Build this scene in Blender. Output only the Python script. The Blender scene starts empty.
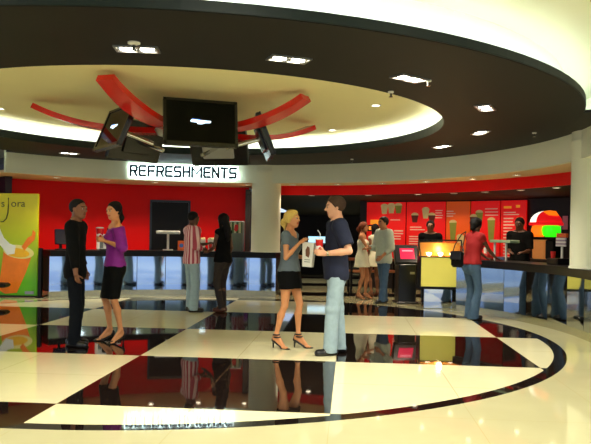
import bpy, math, random
import numpy as np
from mathutils import Vector, Matrix

random.seed(7)
SC = bpy.context.scene
COL = SC.collection
PI = math.pi
CX, CY = -1.555, 9.82            # centre of the rotunda
Z_SOF, Z_TOP, Z_CEIL = 2.86, 2.93, 3.24
Z_IN = 3.17                      # the inner ceiling

# ------------------------------------------------------------------ materials
def lin(c):
    return tuple(((v / 12.92) if v <= 0.04045 else ((v + 0.055) / 1.055) ** 2.4) for v in c)

def rgb(r, g, b):
    return lin((r / 255, g / 255, b / 255))

def setin(node, name, val):
    if name in node.inputs:
        node.inputs[name].default_value = val

def mat(name, col, rough=0.5, metal=0.0, emit=0.0, ecol=None, var=0.06, scale=30.0, bump=0.0, coat=0.0, spec=None):
    m = bpy.data.materials.new(name)
    m.use_nodes = True
    nt = m.node_tree
    b = nt.nodes['Principled BSDF']
    b.inputs['Roughness'].default_value = rough
    b.inputs['Metallic'].default_value = metal
    if coat: setin(b, 'Coat Weight', coat)
    if spec is not None: setin(b, 'Specular IOR Level', spec)
    c = (*col, 1)
    if var > 0:
        tc = nt.nodes.new('ShaderNodeTexCoord')
        nz = nt.nodes.new('ShaderNodeTexNoise')
        nz.inputs['Scale'].default_value = scale
        nz.inputs['Detail'].default_value = 3
        nt.links.new(tc.outputs['Object'], nz.inputs['Vector'])
        mx = nt.nodes.new('ShaderNodeMix'); mx.data_type = 'RGBA'
        mx.inputs[6].default_value = (*[v * (1 - var) for v in col], 1)
        mx.inputs[7].default_value = (*[min(1, v * (1 + var)) for v in col], 1)
        nt.links.new(nz.outputs['Fac'], mx.inputs[0])
        nt.links.new(mx.outputs[2], b.inputs['Base Color'])
        if bump > 0:
            bp = nt.nodes.new('ShaderNodeBump')
            bp.inputs['Strength'].default_value = bump
            bp.inputs['Distance'].default_value = 0.01
            nt.links.new(nz.outputs['Fac'], bp.inputs['Height'])
            nt.links.new(bp.outputs['Normal'], b.inputs['Normal'])
    else:
        b.inputs['Base Color'].default_value = c
    if emit > 0:
        b.inputs['Emission Color'].default_value = (*(ecol or col), 1)
        b.inputs['Emission Strength'].default_value = emit
    return m

def striped(name, c1, c2, freq, axis='X', rough=0.8):
    m = bpy.data.materials.new(name); m.use_nodes = True
    nt = m.node_tree; b = nt.nodes['Principled BSDF']
    b.inputs['Roughness'].default_value = rough
    tc = nt.nodes.new('ShaderNodeTexCoord')
    sp = nt.nodes.new('ShaderNodeSeparateXYZ')
    nt.links.new(tc.outputs['Object'], sp.inputs[0])
    mu = nt.nodes.new('ShaderNodeMath'); mu.operation = 'MULTIPLY'; mu.inputs[1].default_value = freq
    if axis == 'ANGLE':
        at = nt.nodes.new('ShaderNodeMath'); at.operation = 'ARCTAN2'
        nt.links.new(sp.outputs['Y'], at.inputs[0]); nt.links.new(sp.outputs['X'], at.inputs[1]); nt.links.new(at.outputs[0], mu.inputs[0])
    else: nt.links.new(sp.outputs[axis], mu.inputs[0])
    sn = nt.nodes.new('ShaderNodeMath'); sn.operation = 'SINE'
    nt.links.new(mu.outputs[0], sn.inputs[0])
    gt = nt.nodes.new('ShaderNodeMath'); gt.operation = 'GREATER_THAN'; gt.inputs[1].default_value = 0.0
    nt.links.new(sn.outputs[0], gt.inputs[0])
    mx = nt.nodes.new('ShaderNodeMix'); mx.data_type = 'RGBA'
    mx.inputs[6].default_value = (*c1, 1); mx.inputs[7].default_value = (*c2, 1)
    nt.links.new(gt.outputs[0], mx.inputs[0])
    nt.links.new(mx.outputs[2], b.inputs['Base Color'])
    return m

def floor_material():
    """Polished stone: dark and cream chequers inside a black ring, cream tiles with fine joints outside."""
    m = bpy.data.materials.new('polished_stone_floor'); m.use_nodes = True
    nt = m.node_tree; N = nt.nodes; L = nt.links
    b = N['Principled BSDF']
    tc = N.new('ShaderNodeTexCoord'); sp = N.new('ShaderNodeSeparateXYZ')
    L.new(tc.outputs['Object'], sp.inputs[0])
    def M(op, a, bb=None, c=None):
        n = N.new('ShaderNodeMath'); n.operation = op
        for i, v in enumerate((a, bb, c)):
            if v is None: continue
            if isinstance(v, (int, float)): n.inputs[i].default_value = v
            else: L.new(v, n.inputs[i])
        return n.outputs[0]
    X, Y = sp.outputs['X'], sp.outputs['Y']
    yaw = 0.077; c, s = math.cos(yaw), math.sin(yaw)
    ox, oy, tx, ty = -1.359 * 1.37, 4.025 * 1.37, 1.575 * 1.37, 1.609 * 1.37
    dx, dy = M('SUBTRACT', X, ox), M('SUBTRACT', Y, oy)
    i = M('DIVIDE', M('SUBTRACT', M('MULTIPLY', dx, c), M('MULTIPLY', dy, s)), tx)
    j = M('DIVIDE', M('ADD', M('MULTIPLY', dx, s), M('MULTIPLY', dy, c)), ty)
    fi, fj = M('FLOOR', i), M('FLOOR', j)
    par = M('PINGPONG', M('ADD', fi, fj), 1.0)                 # 0 even -> black
    rx, ry = M('SUBTRACT', X, CX), M('SUBTRACT', Y, CY)
    r = M('SQRT', M('ADD', M('MULTIPLY', rx, rx), M('MULTIPLY', ry, ry)))
    inside = M('LESS_THAN', r, 4.885)
    inring = M('LESS_THAN', r, 5.03)
    black_in = M('MULTIPLY', inside, M('LESS_THAN', par, 0.5))
    ring = M('MULTIPLY', inring, M('SUBTRACT', 1.0, inside))
    far = M('MULTIPLY', M('GREATER_THAN', Y, 15.6), M('LESS_THAN', M('FRACT', M('DIVIDE', Y, 3.1)), 0.34))
    black = M('MAXIMUM', M('MAXIMUM', black_in, ring), far)
    # fine joints: half tiles inside, quarter tiles outside
    def joint(v, n, w):
        f = M('FRACT', M('MULTIPLY', v, n))
        return M('LESS_THAN', M('MINIMUM', f, M('SUBTRACT', 1.0, f)), w)
    gj = M('MULTIPLY', M('MAXIMUM', joint(i, 2.0, 0.0028), joint(j, 2.0, 0.0028)), M('SUBTRACT', 1.0, ring))
    # stone mottling
    nz = N.new('ShaderNodeTexNoise'); nz.inputs['Scale'].default_value = 2.2; nz.inputs['Detail'].default_value = 6
    L.new(tc.outputs['Object'], nz.inputs['Vector'])
    n2 = N.new('ShaderNodeTexNoise'); n2.inputs['Scale'].default_value = 90; n2.inputs['Detail'].default_value = 2
    L.new(tc.outputs['Object'], n2.inputs['Vector'])
    def mix(f, a, bb):
        n = N.new('ShaderNodeMix'); n.data_type = 'RGBA'
        for k, v in ((0, f), (6, a), (7, bb)):
            if isinstance(v, tuple): n.inputs[k].default_value = (*v, 1)
            else: L.new(v, n.inputs[k])
        return n.outputs[2]
    cream_in = mix(nz.outputs['Fac'], FL_IN[0], FL_IN[1])
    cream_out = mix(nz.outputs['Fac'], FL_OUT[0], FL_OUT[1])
    dark = mix(n2.outputs['Fac'], rgb(14, 10, 9), rgb(34, 24, 20))
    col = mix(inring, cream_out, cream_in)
    col = mix(black, col, dark)
    gcol = mix(black, rgb(190, 180, 130), rgb(96, 70, 50))
    col = mix(gj, col, gcol)
    L.new(col, b.inputs['Base Color'])
    b.inputs['Roughness'].default_value = 0.035
    rr = M('ADD', M('MULTIPLY', black, -0.02), 0.05)
    L.new(rr, b.inputs['Roughness'])
    setin(b, 'IOR', 1.56)
    setin(b, 'Specular IOR Level', 0.62)
    return m
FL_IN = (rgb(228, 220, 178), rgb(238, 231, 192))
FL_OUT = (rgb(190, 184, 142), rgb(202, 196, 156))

M_ = {}
def mm(key, *a, **k):
    if key not in M_: M_[key] = mat(key, *a, **k)
    return M_[key]

# ------------------------------------------------------------------ mesh builder
class MB:
    def __init__(s): s.v, s.f = [], []
    def add(s, vs, fs):
        b = len(s.v); s.v += [tuple(p) for p in vs]; s.f += [tuple(b + i for i in f) for f in fs]; return s
    def box(s, c, d, rot=None, bev=0.0):
        x, y, z = (k / 2 for k in d)
        if bev <= 0:
            vs = [Vector((a * x, b * y, e * z)) for e in (-1, 1) for b in (-1, 1) for a in (-1, 1)]
            fs = [(0, 2, 3, 1), (4, 5, 7, 6), (0, 1, 5, 4), (2, 6, 7, 3), (0, 4, 6, 2), (1, 3, 7, 5)]
        else:
            e = min(bev, x * .9, y * .9, z * .9)
            def loop(ix, iy, zz): return [Vector(p) for p in ((-ix, -iy + e, zz), (-ix + e, -iy, zz), (ix - e, -iy, zz), (ix, -iy + e, zz), (ix, iy - e, zz), (ix - e, iy, zz), (-ix + e, iy, zz), (-ix, iy - e, zz))]
            L = [loop(x - e, y - e, -z), loop(x, y, -z + e), loop(x, y, z - e), loop(x - e, y - e, z)]
            vs = [p for l in L for p in l]; fs = [tuple(range(7, -1, -1)), tuple(range(24, 32))]
            for k in range(3):
                for q in range(8): fs.append((k * 8 + q, k * 8 + (q + 1) % 8, k * 8 + 8 + (q + 1) % 8, k * 8 + 8 + q))
        if rot is not None: vs = [rot @ p for p in vs]
        return s.add([p + Vector(c) for p in vs], fs)
    def lathe(s, prof, c=(0, 0, 0), n=24, rot=None, cap=True):
        vs, fs = [], []
        for r, z in prof:
            for k in range(n):
                a = 2 * PI * k / n; vs.append(Vector((r * math.cos(a), r * math.sin(a), z)))
        for i in range(len(prof) - 1):
            for k in range(n):
                q = (k + 1) % n; fs.append((i * n + k, i * n + q, (i + 1) * n + q, (i + 1) * n + k))
        if cap:
            fs.append(tuple(range(n - 1, -1, -1))); t = (len(prof) - 1) * n; fs.append(tuple(range(t, t + n)))
        if rot is not None: vs = [rot @ p for p in vs]
        return s.add([p + Vector(c) for p in vs], fs)
    def cyl(s, a, b, r, r2=None, n=12):
        a, b = Vector(a), Vector(b); d = b - a
        q = d.to_track_quat('Z', 'Y').to_matrix()
        return s.lathe([(r, 0), (r if r2 is None else r2, d.length)], a, n, q)
    def tube(s, pts, r, n=8):
        pts = [Vector(p) for p in pts]; m = len(pts); vs, fs = [], []
        up = Vector((0, 0, 1))
        for i, p in enumerate(pts):
            t = (pts[min(i + 1, m - 1)] - pts[max(i - 1, 0)]).normalized()
            u = t.cross(up)
            if u.length < 1e-3: u = t.cross(Vector((0, 1, 0)))
            u.normalize(); w = t.cross(u)
            rr = r[i] if isinstance(r, (list, tuple)) else r
            for k in range(n):
                a = 2 * PI * k / n; vs.append(p + u * (rr * math.cos(a)) + w * (rr * math.sin(a)))
        for i in range(m - 1):
            for k in range(n):
                q = (k + 1) % n; fs.append((i * n + k, i * n + q, (i + 1) * n + q, (i + 1) * n + k))
        fs.append(tuple(range(n - 1, -1, -1))); fs.append(tuple(range((m - 1) * n, m * n)))
        return s.add(vs, fs)
    def band(s, pts, ws, th, side=None):
        """flat strip of width ws and thickness th along pts; side is the width direction"""
        pts = [Vector(p) for p in pts]; m = len(pts); vs, fs = [], []
        side = Vector(side).normalized()
        for i, p in enumerate(pts):
            t = (pts[min(i + 1, m - 1)] - pts[max(i - 1, 0)]).normalized()
            nn = side.cross(t).normalized(); w = (ws[i] if isinstance(ws, (list, tuple)) else ws) / 2
            vs += [p - side * w - nn * th / 2, p + side * w - nn * th / 2, p + side * w + nn * th / 2, p - side * w + nn * th / 2]
        for i in range(m - 1):
            for k in range(4):
                q = (k + 1) % 4; fs.append((i * 4 + k, i * 4 + q, i * 4 + 4 + q, i * 4 + 4 + k))
        fs.append((3, 2, 1, 0)); t = (m - 1) * 4; fs.append((t, t + 1, t + 2, t + 3))
        return s.add(vs, fs)
    def prism(s, poly, depth, M=None):
        """poly in the x-z plane, extruded from y=0 to y=depth"""
        n = len(poly)
        vs = [Vector((x, 0, z)) for x, z in poly] + [Vector((x, depth, z)) for x, z in poly]
        fs = [tuple(range(n)), tuple(range(2 * n - 1, n - 1, -1))]
        for k in range(n): q = (k + 1) % n; fs.append((k, k + n, q + n, q))
        if M is not None: vs = [M @ p for p in vs]
        return s.add(vs, fs)
    def arc(s, r0, r1, z0, z1, a0, a1, n=48, c=None):
        """ring sector with a rectangular section, angles in degrees"""
        cx, cy = c if c else (CX, CY)
        full = abs(a1 - a0) >= 359.9; k = n if full else n + 1
        vs, fs = [], []
        for i in range(k):
            a = math.radians(a0 + (a1 - a0) * i / n); ca, sa = math.cos(a), math.sin(a)
            for r, z in ((r0, z0), (r1, z0), (r1, z1), (r0, z1)): vs.append((cx + r * ca, cy + r * sa, z))
        for i in range(n):
            j = (i + 1) % k
            for q in range(4):
                w = (q + 1) % 4; fs.append((i * 4 + q, j * 4 + q, j * 4 + w, i * 4 + w))
        if not full:
            fs.append((0, 1, 2, 3)); t = (k - 1) * 4; fs.append((t + 3, t + 2, t + 1, t))
        return s.add(vs, fs)
    def build(s, name, m, parent=None, smooth=False, kind=None):
        me = bpy.data.meshes.new(name)
        me.from_pydata(s.v, [], s.f); me.validate()
        for x in (m if isinstance(m, (list, tuple)) else [m]): me.materials.append(x)
        o = bpy.data.objects.new(name, me); COL.objects.link(o)
        if parent: o.parent = parent
        if kind: o['kind'] = kind
        if smooth:
            me.polygons.foreach_set('use_smooth', [True] * len(me.polygons))
            try: me.set_sharp_from_angle(angle=math.radians(38))
            except Exception: pass
        import bmesh
        bm = bmesh.new(); bm.from_mesh(me); bmesh.ops.recalc_face_normals(bm, faces=bm.faces); bm.to_mesh(me); bm.free()
        return o

def tag(o, label, cat, group=None):
    o['label'] = label; o['category'] = cat
    if group: o['group'] = group
    return o

def thing(name, label, cat, loc=(0, 0, 0), rz=0.0, group=None, rot=None):
    o = bpy.data.objects.new(name, None); o.empty_display_size = 0.1; COL.objects.link(o)
    o.location = loc; o.rotation_euler = rot if rot else (0, 0, rz)
    return tag(o, label, cat, group)

def dup(root, loc, rz, label, group=None):
    r = root.copy(); COL.objects.link(r); r.location = loc; r.rotation_euler = (0, 0, rz); r['label'] = label
    if group: r['group'] = group
    for ch in list(root.children):
        c = ch.copy(); COL.objects.link(c); c.parent = r
        for g in list(ch.children):
            d = g.copy(); COL.objects.link(d); d.parent = c
    return r

def polar(r, a, z=0.0):
    a = math.radians(a); return (CX + r * math.cos(a), CY + r * math.sin(a), z)

def text_mesh(body, size, ext):
    cu = bpy.data.curves.new('lettering', 'FONT'); cu.body = body; cu.size = size; cu.extrude = ext
    o = bpy.data.objects.new('lettering', cu); COL.objects.link(o)
    dg = bpy.context.evaluated_depsgraph_get()
    me = bpy.data.meshes.new_from_object(o.evaluated_get(dg))
    bpy.data.objects.remove(o); return me

def lamp(name, kind, loc, energy, col=(1, 1, 1), parent=None, **k):
    l = bpy.data.lights.new(name, kind); l.energy = energy; l.color = col
    for a, b in k.items(): setattr(l, a, b)
    o = bpy.data.objects.new(name, l); COL.objects.link(o); o.location = loc
    if parent: o.parent = parent
    return o

ORD = 'first second third fourth fifth sixth seventh eighth ninth tenth eleventh twelfth thirteenth fourteenth'.split()
RING_W, SOF_W, FILL_W, WORLD, EXPO = 170, 75, 150, 1.3, 0.05
# ------------------------------------------------------------------ figures: implicit surfaces meshed by surface nets
def V3(*a): return np.array(a, float)
def unit(v):
    v = np.asarray(v, float); return v / (np.linalg.norm(v) + 1e-12)

class Prim:
    """round cone a-b with radii, or an ellipsoid; frame = 3 axes as rows with a scale per axis"""
    def __init__(s, a, b, r1, r2, k=0.02, axes=None, sc=(1, 1, 1), clips=(), sub=False):
        s.a, s.b, s.r1, s.r2, s.k, s.axes, s.sc, s.clips, s.sub = np.asarray(a, float), np.asarray(b, float), r1, r2, k, axes, sc, list(clips), sub
    def inflated(s, e, clips=None, k=None):
        return Prim(s.a, s.b, s.r1 + e, s.r2 + e, k if k is not None else s.k, s.axes, s.sc, s.clips if clips is None else clips, s.sub)
    def bounds(s, pad):
        m = max(s.r1, s.r2) * max(1, max(s.sc)) + pad
        return np.minimum(s.a, s.b) - m, np.maximum(s.a, s.b) + m
    def dist(s, P):
        q = P - s.a; ba = s.b - s.a
        if s.axes is not None:
            A = np.asarray(s.axes, float); S = np.asarray(s.sc, float)
            q = (q @ A.T) / S; ba = (A @ ba) / S; w = float(min(S)) ** 0.5
        else: w = 1.0
        l2 = float(ba @ ba)
        if l2 < 1e-10: d = np.sqrt((q * q).sum(-1)) - s.r1
        else:
            t = np.clip((q @ ba) / l2, 0, 1)
            e = q - t[..., None] * ba
            d = np.sqrt((e * e).sum(-1)) - (s.r1 + (s.r2 - s.r1) * t)
        d = d * w
        for p, n in s.clips: d = np.maximum(d, (P - np.asarray(p, float)) @ unit(n))
        return d

def ell(c, rad, axes=None, k=0.02, clips=(), sub=False):
    m = max(rad); return Prim(c, c, m, m, k, axes if axes is not None else np.eye(3), tuple(r / m for r in rad), clips, sub)

def mesh_field(prims, h, noise=0.0, seed=0):
    lo = np.min([p.bounds(0.02)[0] for p in prims if not p.sub], 0) - 2 * h
    hi = np.max([p.bounds(0.02)[1] for p in prims if not p.sub], 0) + 2 * h
    n = np.ceil((hi - lo) / h).astype(int) + 1
    ax = [lo[i] + h * np.arange(n[i]) for i in range(3)]
    D = np.full(n, 1.0)
    for p in prims:
        a, b = p.bounds(p.k + 3 * h)
        i0 = np.clip(np.floor((a - lo) / h).astype(int), 0, n); i1 = np.clip(np.ceil((b - lo) / h).astype(int) + 1, 0, n)
        if (i1 <= i0).any(): continue
        sl = tuple(slice(i0[q], i1[q]) for q in range(3))
        P = np.stack(np.meshgrid(ax[0][sl[0]], ax[1][sl[1]], ax[2][sl[2]], indexing='ij'), -1)
        d = p.dist(P); f = D[sl]
        if p.sub:
            k = p.k; g = np.clip(0.5 - 0.5 * (f + d) / k, 0, 1)
            D[sl] = f * (1 - g) - d * g + k * g * (1 - g)
        else:
            k = p.k; g = np.clip(0.5 + 0.5 * (f - d) / k, 0, 1)
            D[sl] = f * (1 - g) + d * g - k * g * (1 - g)
    if noise > 0:
        X, Y, Z = np.meshgrid(*ax, indexing='ij', sparse=True)
        D = D + noise * (np.sin(31 * X + 17 * Z + seed) * np.sin(27 * Y - 23 * Z + 2 * seed) + 0.6 * np.sin(60 * X - 35 * Z) * np.sin(52 * Y + 41 * Z + seed))
    # surface nets
    ins = D < 0
    cn = tuple(k - 1 for k in n)
    acc = np.zeros(cn + (3,)); cnt = np.zeros(cn)
    corners = [(i, j, k) for i in (0, 1) for j in (0, 1) for k in (0, 1)]
    def sub(A, c): return A[c[0]:c[0] + cn[0], c[1]:c[1] + cn[1], c[2]:c[2] + cn[2]]
    for c in corners:
        for axx in range(3):
            if c[axx]: continue
            c2 = list(c); c2[axx] = 1
            s0, s1 = sub(ins, c), sub(ins, c2); mk = s0 != s1
            d0, d1 = sub(D, c)[mk], sub(D, c2)[mk]
            t = d0 / (d0 - d1)
            off = np.tile(np.array(c, float), (len(t), 1)); off[:, axx] += t
            acc[mk] += off; cnt[mk] += 1
    act = cnt > 0
    idx = np.full(cn, -1); ids = np.argwhere(act); idx[act] = np.arange(len(ids))
    V = lo + h * (ids + acc[act] / cnt[act][:, None])
    F = []
    for axx in range(3):
        o1, o2 = [(1, 2), (2, 0), (0, 1)][axx]
        a = np.moveaxis(ins, axx, 0); e = a[:-1] != a[1:]; e = np.moveaxis(e, 0, axx)
        P = np.argwhere(e)
        P = P[(P[:, o1] > 0) & (P[:, o2] > 0) & (P[:, o1] < n[o1] - 1) & (P[:, o2] < n[o2] - 1)]
        if not len(P): continue
        def g(d1, d2):
            Q = P.copy(); Q[:, o1] += d1; Q[:, o2] += d2; return idx[Q[:, 0], Q[:, 1], Q[:, 2]]
        q = np.stack([g(-1, -1), g(0, -1), g(0, 0), g(-1, 0)], 1)
        fl = ins[P[:, 0], P[:, 1], P[:, 2]]
        q[~fl] = q[~fl][:, ::-1]
        F.append(q)
    F = np.concatenate(F)
    return V, F

def field_object(name, prims, h, mats, parent, noise=0.0, assign=None, seed=0):
    V, F = mesh_field(prims, h, noise, seed)
    me = bpy.data.meshes.new(name)
    me.vertices.add(len(V)); me.vertices.foreach_set('co', V.astype(np.float32).ravel())
    me.loops.add(len(F) * 4); me.loops.foreach_set('vertex_index', F.astype(np.int32).ravel())
    me.polygons.add(len(F)); me.polygons.foreach_set('loop_start', np.arange(0, len(F) * 4, 4, dtype=np.int32))
    me.polygons.foreach_set('loop_total', np.full(len(F), 4, dtype=np.int32))
    mats = mats if isinstance(mats, list) else [mats]
    for m in mats: me.materials.append(m)
    if assign is not None:
        me.polygons.foreach_set('material_index', assign(V[F].mean(1)).astype(np.int32))
    me.polygons.foreach_set('use_smooth', np.ones(len(F), dtype=bool))
    me.update(calc_edges=True); me.validate()
    o = bpy.data.objects.new(name, me); COL.objects.link(o); o.parent = parent
    return o

def ik(a, c, l1, l2, hint):
    d = c - a; L = np.linalg.norm(d)
    if L > (l1 + l2) * 0.999:
        return a + d * l1 / (l1 + l2)
    x = (L * L + l1 * l1 - l2 * l2) / (2 * L); y = math.sqrt(max(0, l1 * l1 - x * x))
    u = d / L; hv = hint - (hint @ u) * u; hv = unit(hv)
    return a + u * x + hv * y

def hand_prims(side, w, d, n, curl, s, thumb_in=0.35):
    """palm with four unequal three-jointed fingers and a thumb from its side; side +1 right, -1 left"""
    d, n = unit(d), None if n is None else np.asarray(n, float)
    n = unit(n - (n @ d) * d)
    t = np.cross(d, n) * side
    P = []
    off = [0.031, 0.011, -0.010, -0.029]; kn = [0.088, 0.092, 0.087, 0.078]; ln = [0.072, 0.080, 0.074, 0.057]; rr = [0.0092, 0.0095, 0.009, 0.0078]
    for o, kk, l, r in zip(off, kn, ln, rr):
        base = w + t * o * 0.6 * s + d * 0.008 * s; knu = w + t * o * s + d * kk * s
        P.append(Prim(base, knu, 0.014 * s, 0.0115 * s, 0.012 * s))
        p, ang = knu, 0.0
        for ph, c in zip((0.45, 0.31, 0.24), curl):
            ang += c; dd = d * math.cos(ang) + n * math.sin(ang) + t * (o * 1.2)
            q = p + unit(dd) * l * ph * s
            P.append(Prim(p, q, r * s, r * s * 0.93, 0.005 * s)); p = q; r *= 0.93
    b = w + d * 0.02 * s + t * 0.022 * s + n * 0.004
    d1 = unit(d * 0.6 + t * 0.75 + n * thumb_in); m = b + d1 * 0.042 * s
    d2 = unit(d * 0.8 + t * 0.25 + n * (thumb_in + 0.25)); e = m + d2 * 0.03 * s; d3 = unit(d * 0.85 + n * (thumb_in + 0.4))
    P += [Prim(b, m, 0.015 * s, 0.0115 * s, 0.01 * s), Prim(m, e, 0.0108 * s, 0.0098 * s, 0.005), Prim(e, e + d3 * 0.024 * s, 0.0098 * s, 0.0082 * s, 0.005)]
    return P

RELAX = (0.35, 0.45, 0.35)
GRIP = (0.42, 0.62, 0.5)

def figure(label, pos, face, H, female, skin, hair, cfg, h=0.0085, group=None):
    """pos: where the feet stand, face: world facing direction. Returns (empty, to_world)."""
    yaw = math.atan2(-face[0], face[1])
    E = thing('person', label, 'person', (pos[0], pos[1], 0), yaw, group)
    Rz = np.array([[math.cos(yaw), -math.sin(yaw), 0], [math.sin(yaw), math.cos(yaw), 0], [0, 0, 1]])
    W = lambda p: tuple(Rz @ np.asarray(p, float) + np.array([pos[0], pos[1], 0]))
    heel = cfg.get('heel', 0.0); hz = heel + (0.02 if not heel else 0.0)
    S = H / 1.75
    slim = cfg.get('slim', 1.0)
    g = lambda m, f: (f if female else m) * S * (slim if (f if female else m) > 0.07 else 1.0)
    up, fw, rt = V3(0, 0, 1), V3(0, 1, 0), V3(1, 0, 0)
    lean = cfg.get('lean', 0.0); ty = cfg.get('twist', 0.0)
    sh = cfg.get('shift', (0.0, 0.0))
    P = V3(sh[0], sh[1], 0.525 * H + hz - cfg.get('drop', 0.0))
    su = unit(up * math.cos(lean) + fw * math.sin(lean) + rt * cfg.get('side', 0.0))
    sr = unit(rt * math.cos(ty) + fw * math.sin(ty)); sr = unit(sr - (sr @ su) * su); sf = np.cross(su, sr)
    AX = np.array([sr, sf, su])
    waist = P + su * 0.105 * H; chest = P + su * 0.20 * H; shc = P + su * 0.283 * H; nb = P + su * 0.315 * H - sf * 0.008
    sw = g(0.178, 0.152)
    SJ = {1: shc + sr * sw, -1: shc - sr * sw}
    hy, hp = cfg.get('head_yaw', 0.0), cfg.get('head_pitch', 0.0)
    hf = unit(sf * math.cos(hy) + sr * math.sin(hy)); hf = unit(hf * math.cos(hp) + up * math.sin(hp))
    hr = unit(np.cross(hf, up)); hu = np.cross(hr, hf)
    HC = nb + up * 0.092 * H + hf * 0.034
    HX = np.array([hr, hf, hu]); hs = S * (0.96 if female else 1.0) * cfg.get('hs', 1.0)
    hd = lambda x, y, z: HC + (hr * x + hf * y + hu * z) * hs
    B = []
    # trunk
    T = [Prim(P - su * 0.01, waist, g(0.165, 0.168), g(0.142, 0.122), 0.05, AX, (1, 0.70, 1)),
         Prim(waist, chest, g(0.142, 0.122), g(0.168, 0.146), 0.05, AX, (1, 0.68, 1)),
         Prim(chest, shc - su * 0.035, g(0.168, 0.146), g(0.150, 0.125), 0.05, AX, (1, 0.66, 1)),
         Prim(SJ[-1] - su * 0.012, SJ[1] - su * 0.012, g(0.058, 0.045), g(0.058, 0.045), 0.05)]
    traps = [Prim(nb + up * 0.025, SJ[q] + su * 0.012, g(0.048, 0.036), g(0.042, 0.032), 0.04) for q in (1, -1)]
    if female:
        T += [ell(chest + sf * 0.075 * S + sr * q * 0.062 * S - su * 0.012, (0.062 * S, 0.06 * S, 0.06 * S), AX, 0.03) for q in (1, -1)]
    T += [ell(P - sf * g(0.03, 0.045) / slim + sr * q * 0.068 * S * slim - su * 0.035, (g(0.078, 0.085), g(0.078, 0.083), 0.095 * S), AX, 0.04) for q in (1, -1)]
    if cfg.get('belly'): T.insert(4, ell(P + su * 0.07 * H + sf * 0.03, (0.13 * S, 0.10 * S + cfg['belly'] * 0.5, 0.14 * S), AX, 0.06))
    B += T + traps
    # neck and head
    B.append(Prim(nb - up * 0.02, HC - hu * 0.045 - hf * 0.02, g(0.056, 0.043), g(0.050, 0.040), 0.025))
    B += [ell(hd(0, -0.014, 0.028), (0.076 * hs, 0.096 * hs, 0.088 * hs), HX, 0.03),
          ell(hd(0, 0.022, -0.02), (0.064 * hs, 0.074 * hs, 0.088 * hs), HX, 0.04),
          Prim(hd(0, 0.055, -0.088), hd(0, 0.062, -0.093), g(0.024, 0.02), g(0.02, 0.016), 0.03),
          Prim(hd(0.05, 0.0, -0.062), hd(0.02, 0.05, -0.09), 0.02 * hs, 0.02 * hs, 0.03), Prim(hd(-0.05, 0.0, -0.062), hd(-0.02, 0.05, -0.09), 0.02 * hs, 0.02 * hs, 0.03),
          Prim(hd(0.035, 0.083, 0.022), hd(-0.035, 0.083, 0.022), 0.012 * hs, 0.012 * hs, 0.02)]
    for q in (1, -1):
        B.append(ell(hd(q * 0.031, 0.098, 0.004), (0.017 * hs, 0.012 * hs, 0.011 * hs), HX, 0.012, sub=True))
        B.append(ell(hd(q * 0.031, 0.083, 0.003), (0.013 * hs,) * 3, HX, 0.004))
        B.append(ell(hd(q * 0.077, -0.006, -0.004), (0.010 * hs, 0.019 * hs, 0.032 * hs), HX, 0.008))
    B += [Prim(hd(0, 0.090, 0.008), hd(0, 0.113, -0.026), 0.0085 * hs, 0.0125 * hs, 0.014),
          Prim(hd(0.010, 0.099, -0.031), hd(-0.010, 0.099, -0.031), 0.008 * hs, 0.008 * hs, 0.008),
          Prim(hd(0.020, 0.083, -0.056), hd(-0.020, 0.083, -0.056), 0.0085 * hs, 0.0085 * hs, 0.008),
          Prim(hd(0.016, 0.082, -0.067), hd(-0.016, 0.082, -0.067), 0.009 * hs, 0.009 * hs, 0.008)]
    # arms
    ul, fl, hl = 0.172 * H, 0.150 * H, g(1.0, 0.9)
    EL, WR, HD = {}, {}, {}
    arms = cfg.get('arms', {})
    hold = {}
    for q in (1, -1):
        a = arms.get(q, {})
        s0 = SJ[q]
        if 'grip' in a:                                     # hold something whose centre is a['grip']
            d, n = unit(a['d']), unit(a['n'])
            n = unit(n - (n @ d) * d)
            w = np.asarray(a['grip'], float) - n * (a.get('r', 0.04) + 0.013) - d * 0.075 * hl
        else:
            w = np.asarray(a.get('wrist', s0 + V3(q * 0.05, 0.05, -0.308 * H)), float)
            d, n = a.get('d', V3(0, 0.15, -1)), a.get('n', V3(-q, 0.1, 0))
        hint = np.asarray(a.get('hint', V3(q * 0.3, -1, -0.2)), float)
        e = ik(s0, w, ul, fl, hint)
        LL = np.linalg.norm(w - e)
        if LL > fl * 1.05: w = e + (w - e) * fl / LL
        EL[q], WR[q] = e, w
        B += [Prim(s0, s0 + (e - s0) * 0.45, g(0.054, 0.042), g(0.047, 0.037), 0.03), Prim(s0 + (e - s0) * 0.45, e, g(0.047, 0.037), g(0.037, 0.030), 0.012),
              Prim(e, e + (w - e) * 0.35, g(0.037, 0.030), g(0.040, 0.031), 0.012), Prim(e + (w - e) * 0.35, w, g(0.040, 0.031), g(0.025, 0.020), 0.012)]
        HD[q] = hand_prims(q, w, d, n, a.get('curl', GRIP if 'grip' in a else RELAX), hl, a.get('thumb', 0.35))
        B += HD[q]
    # legs
    HJ = {q: P + rt * q * g(0.092, 0.092) - up * 0.03 * H * 0.6 for q in (1, -1)}
    feet = cfg.get('feet', {1: (0.1, 0.02, -0.2), -1: (-0.1, -0.02, 0.2)})
    KN, AN, FT = {}, {}, {}
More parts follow.
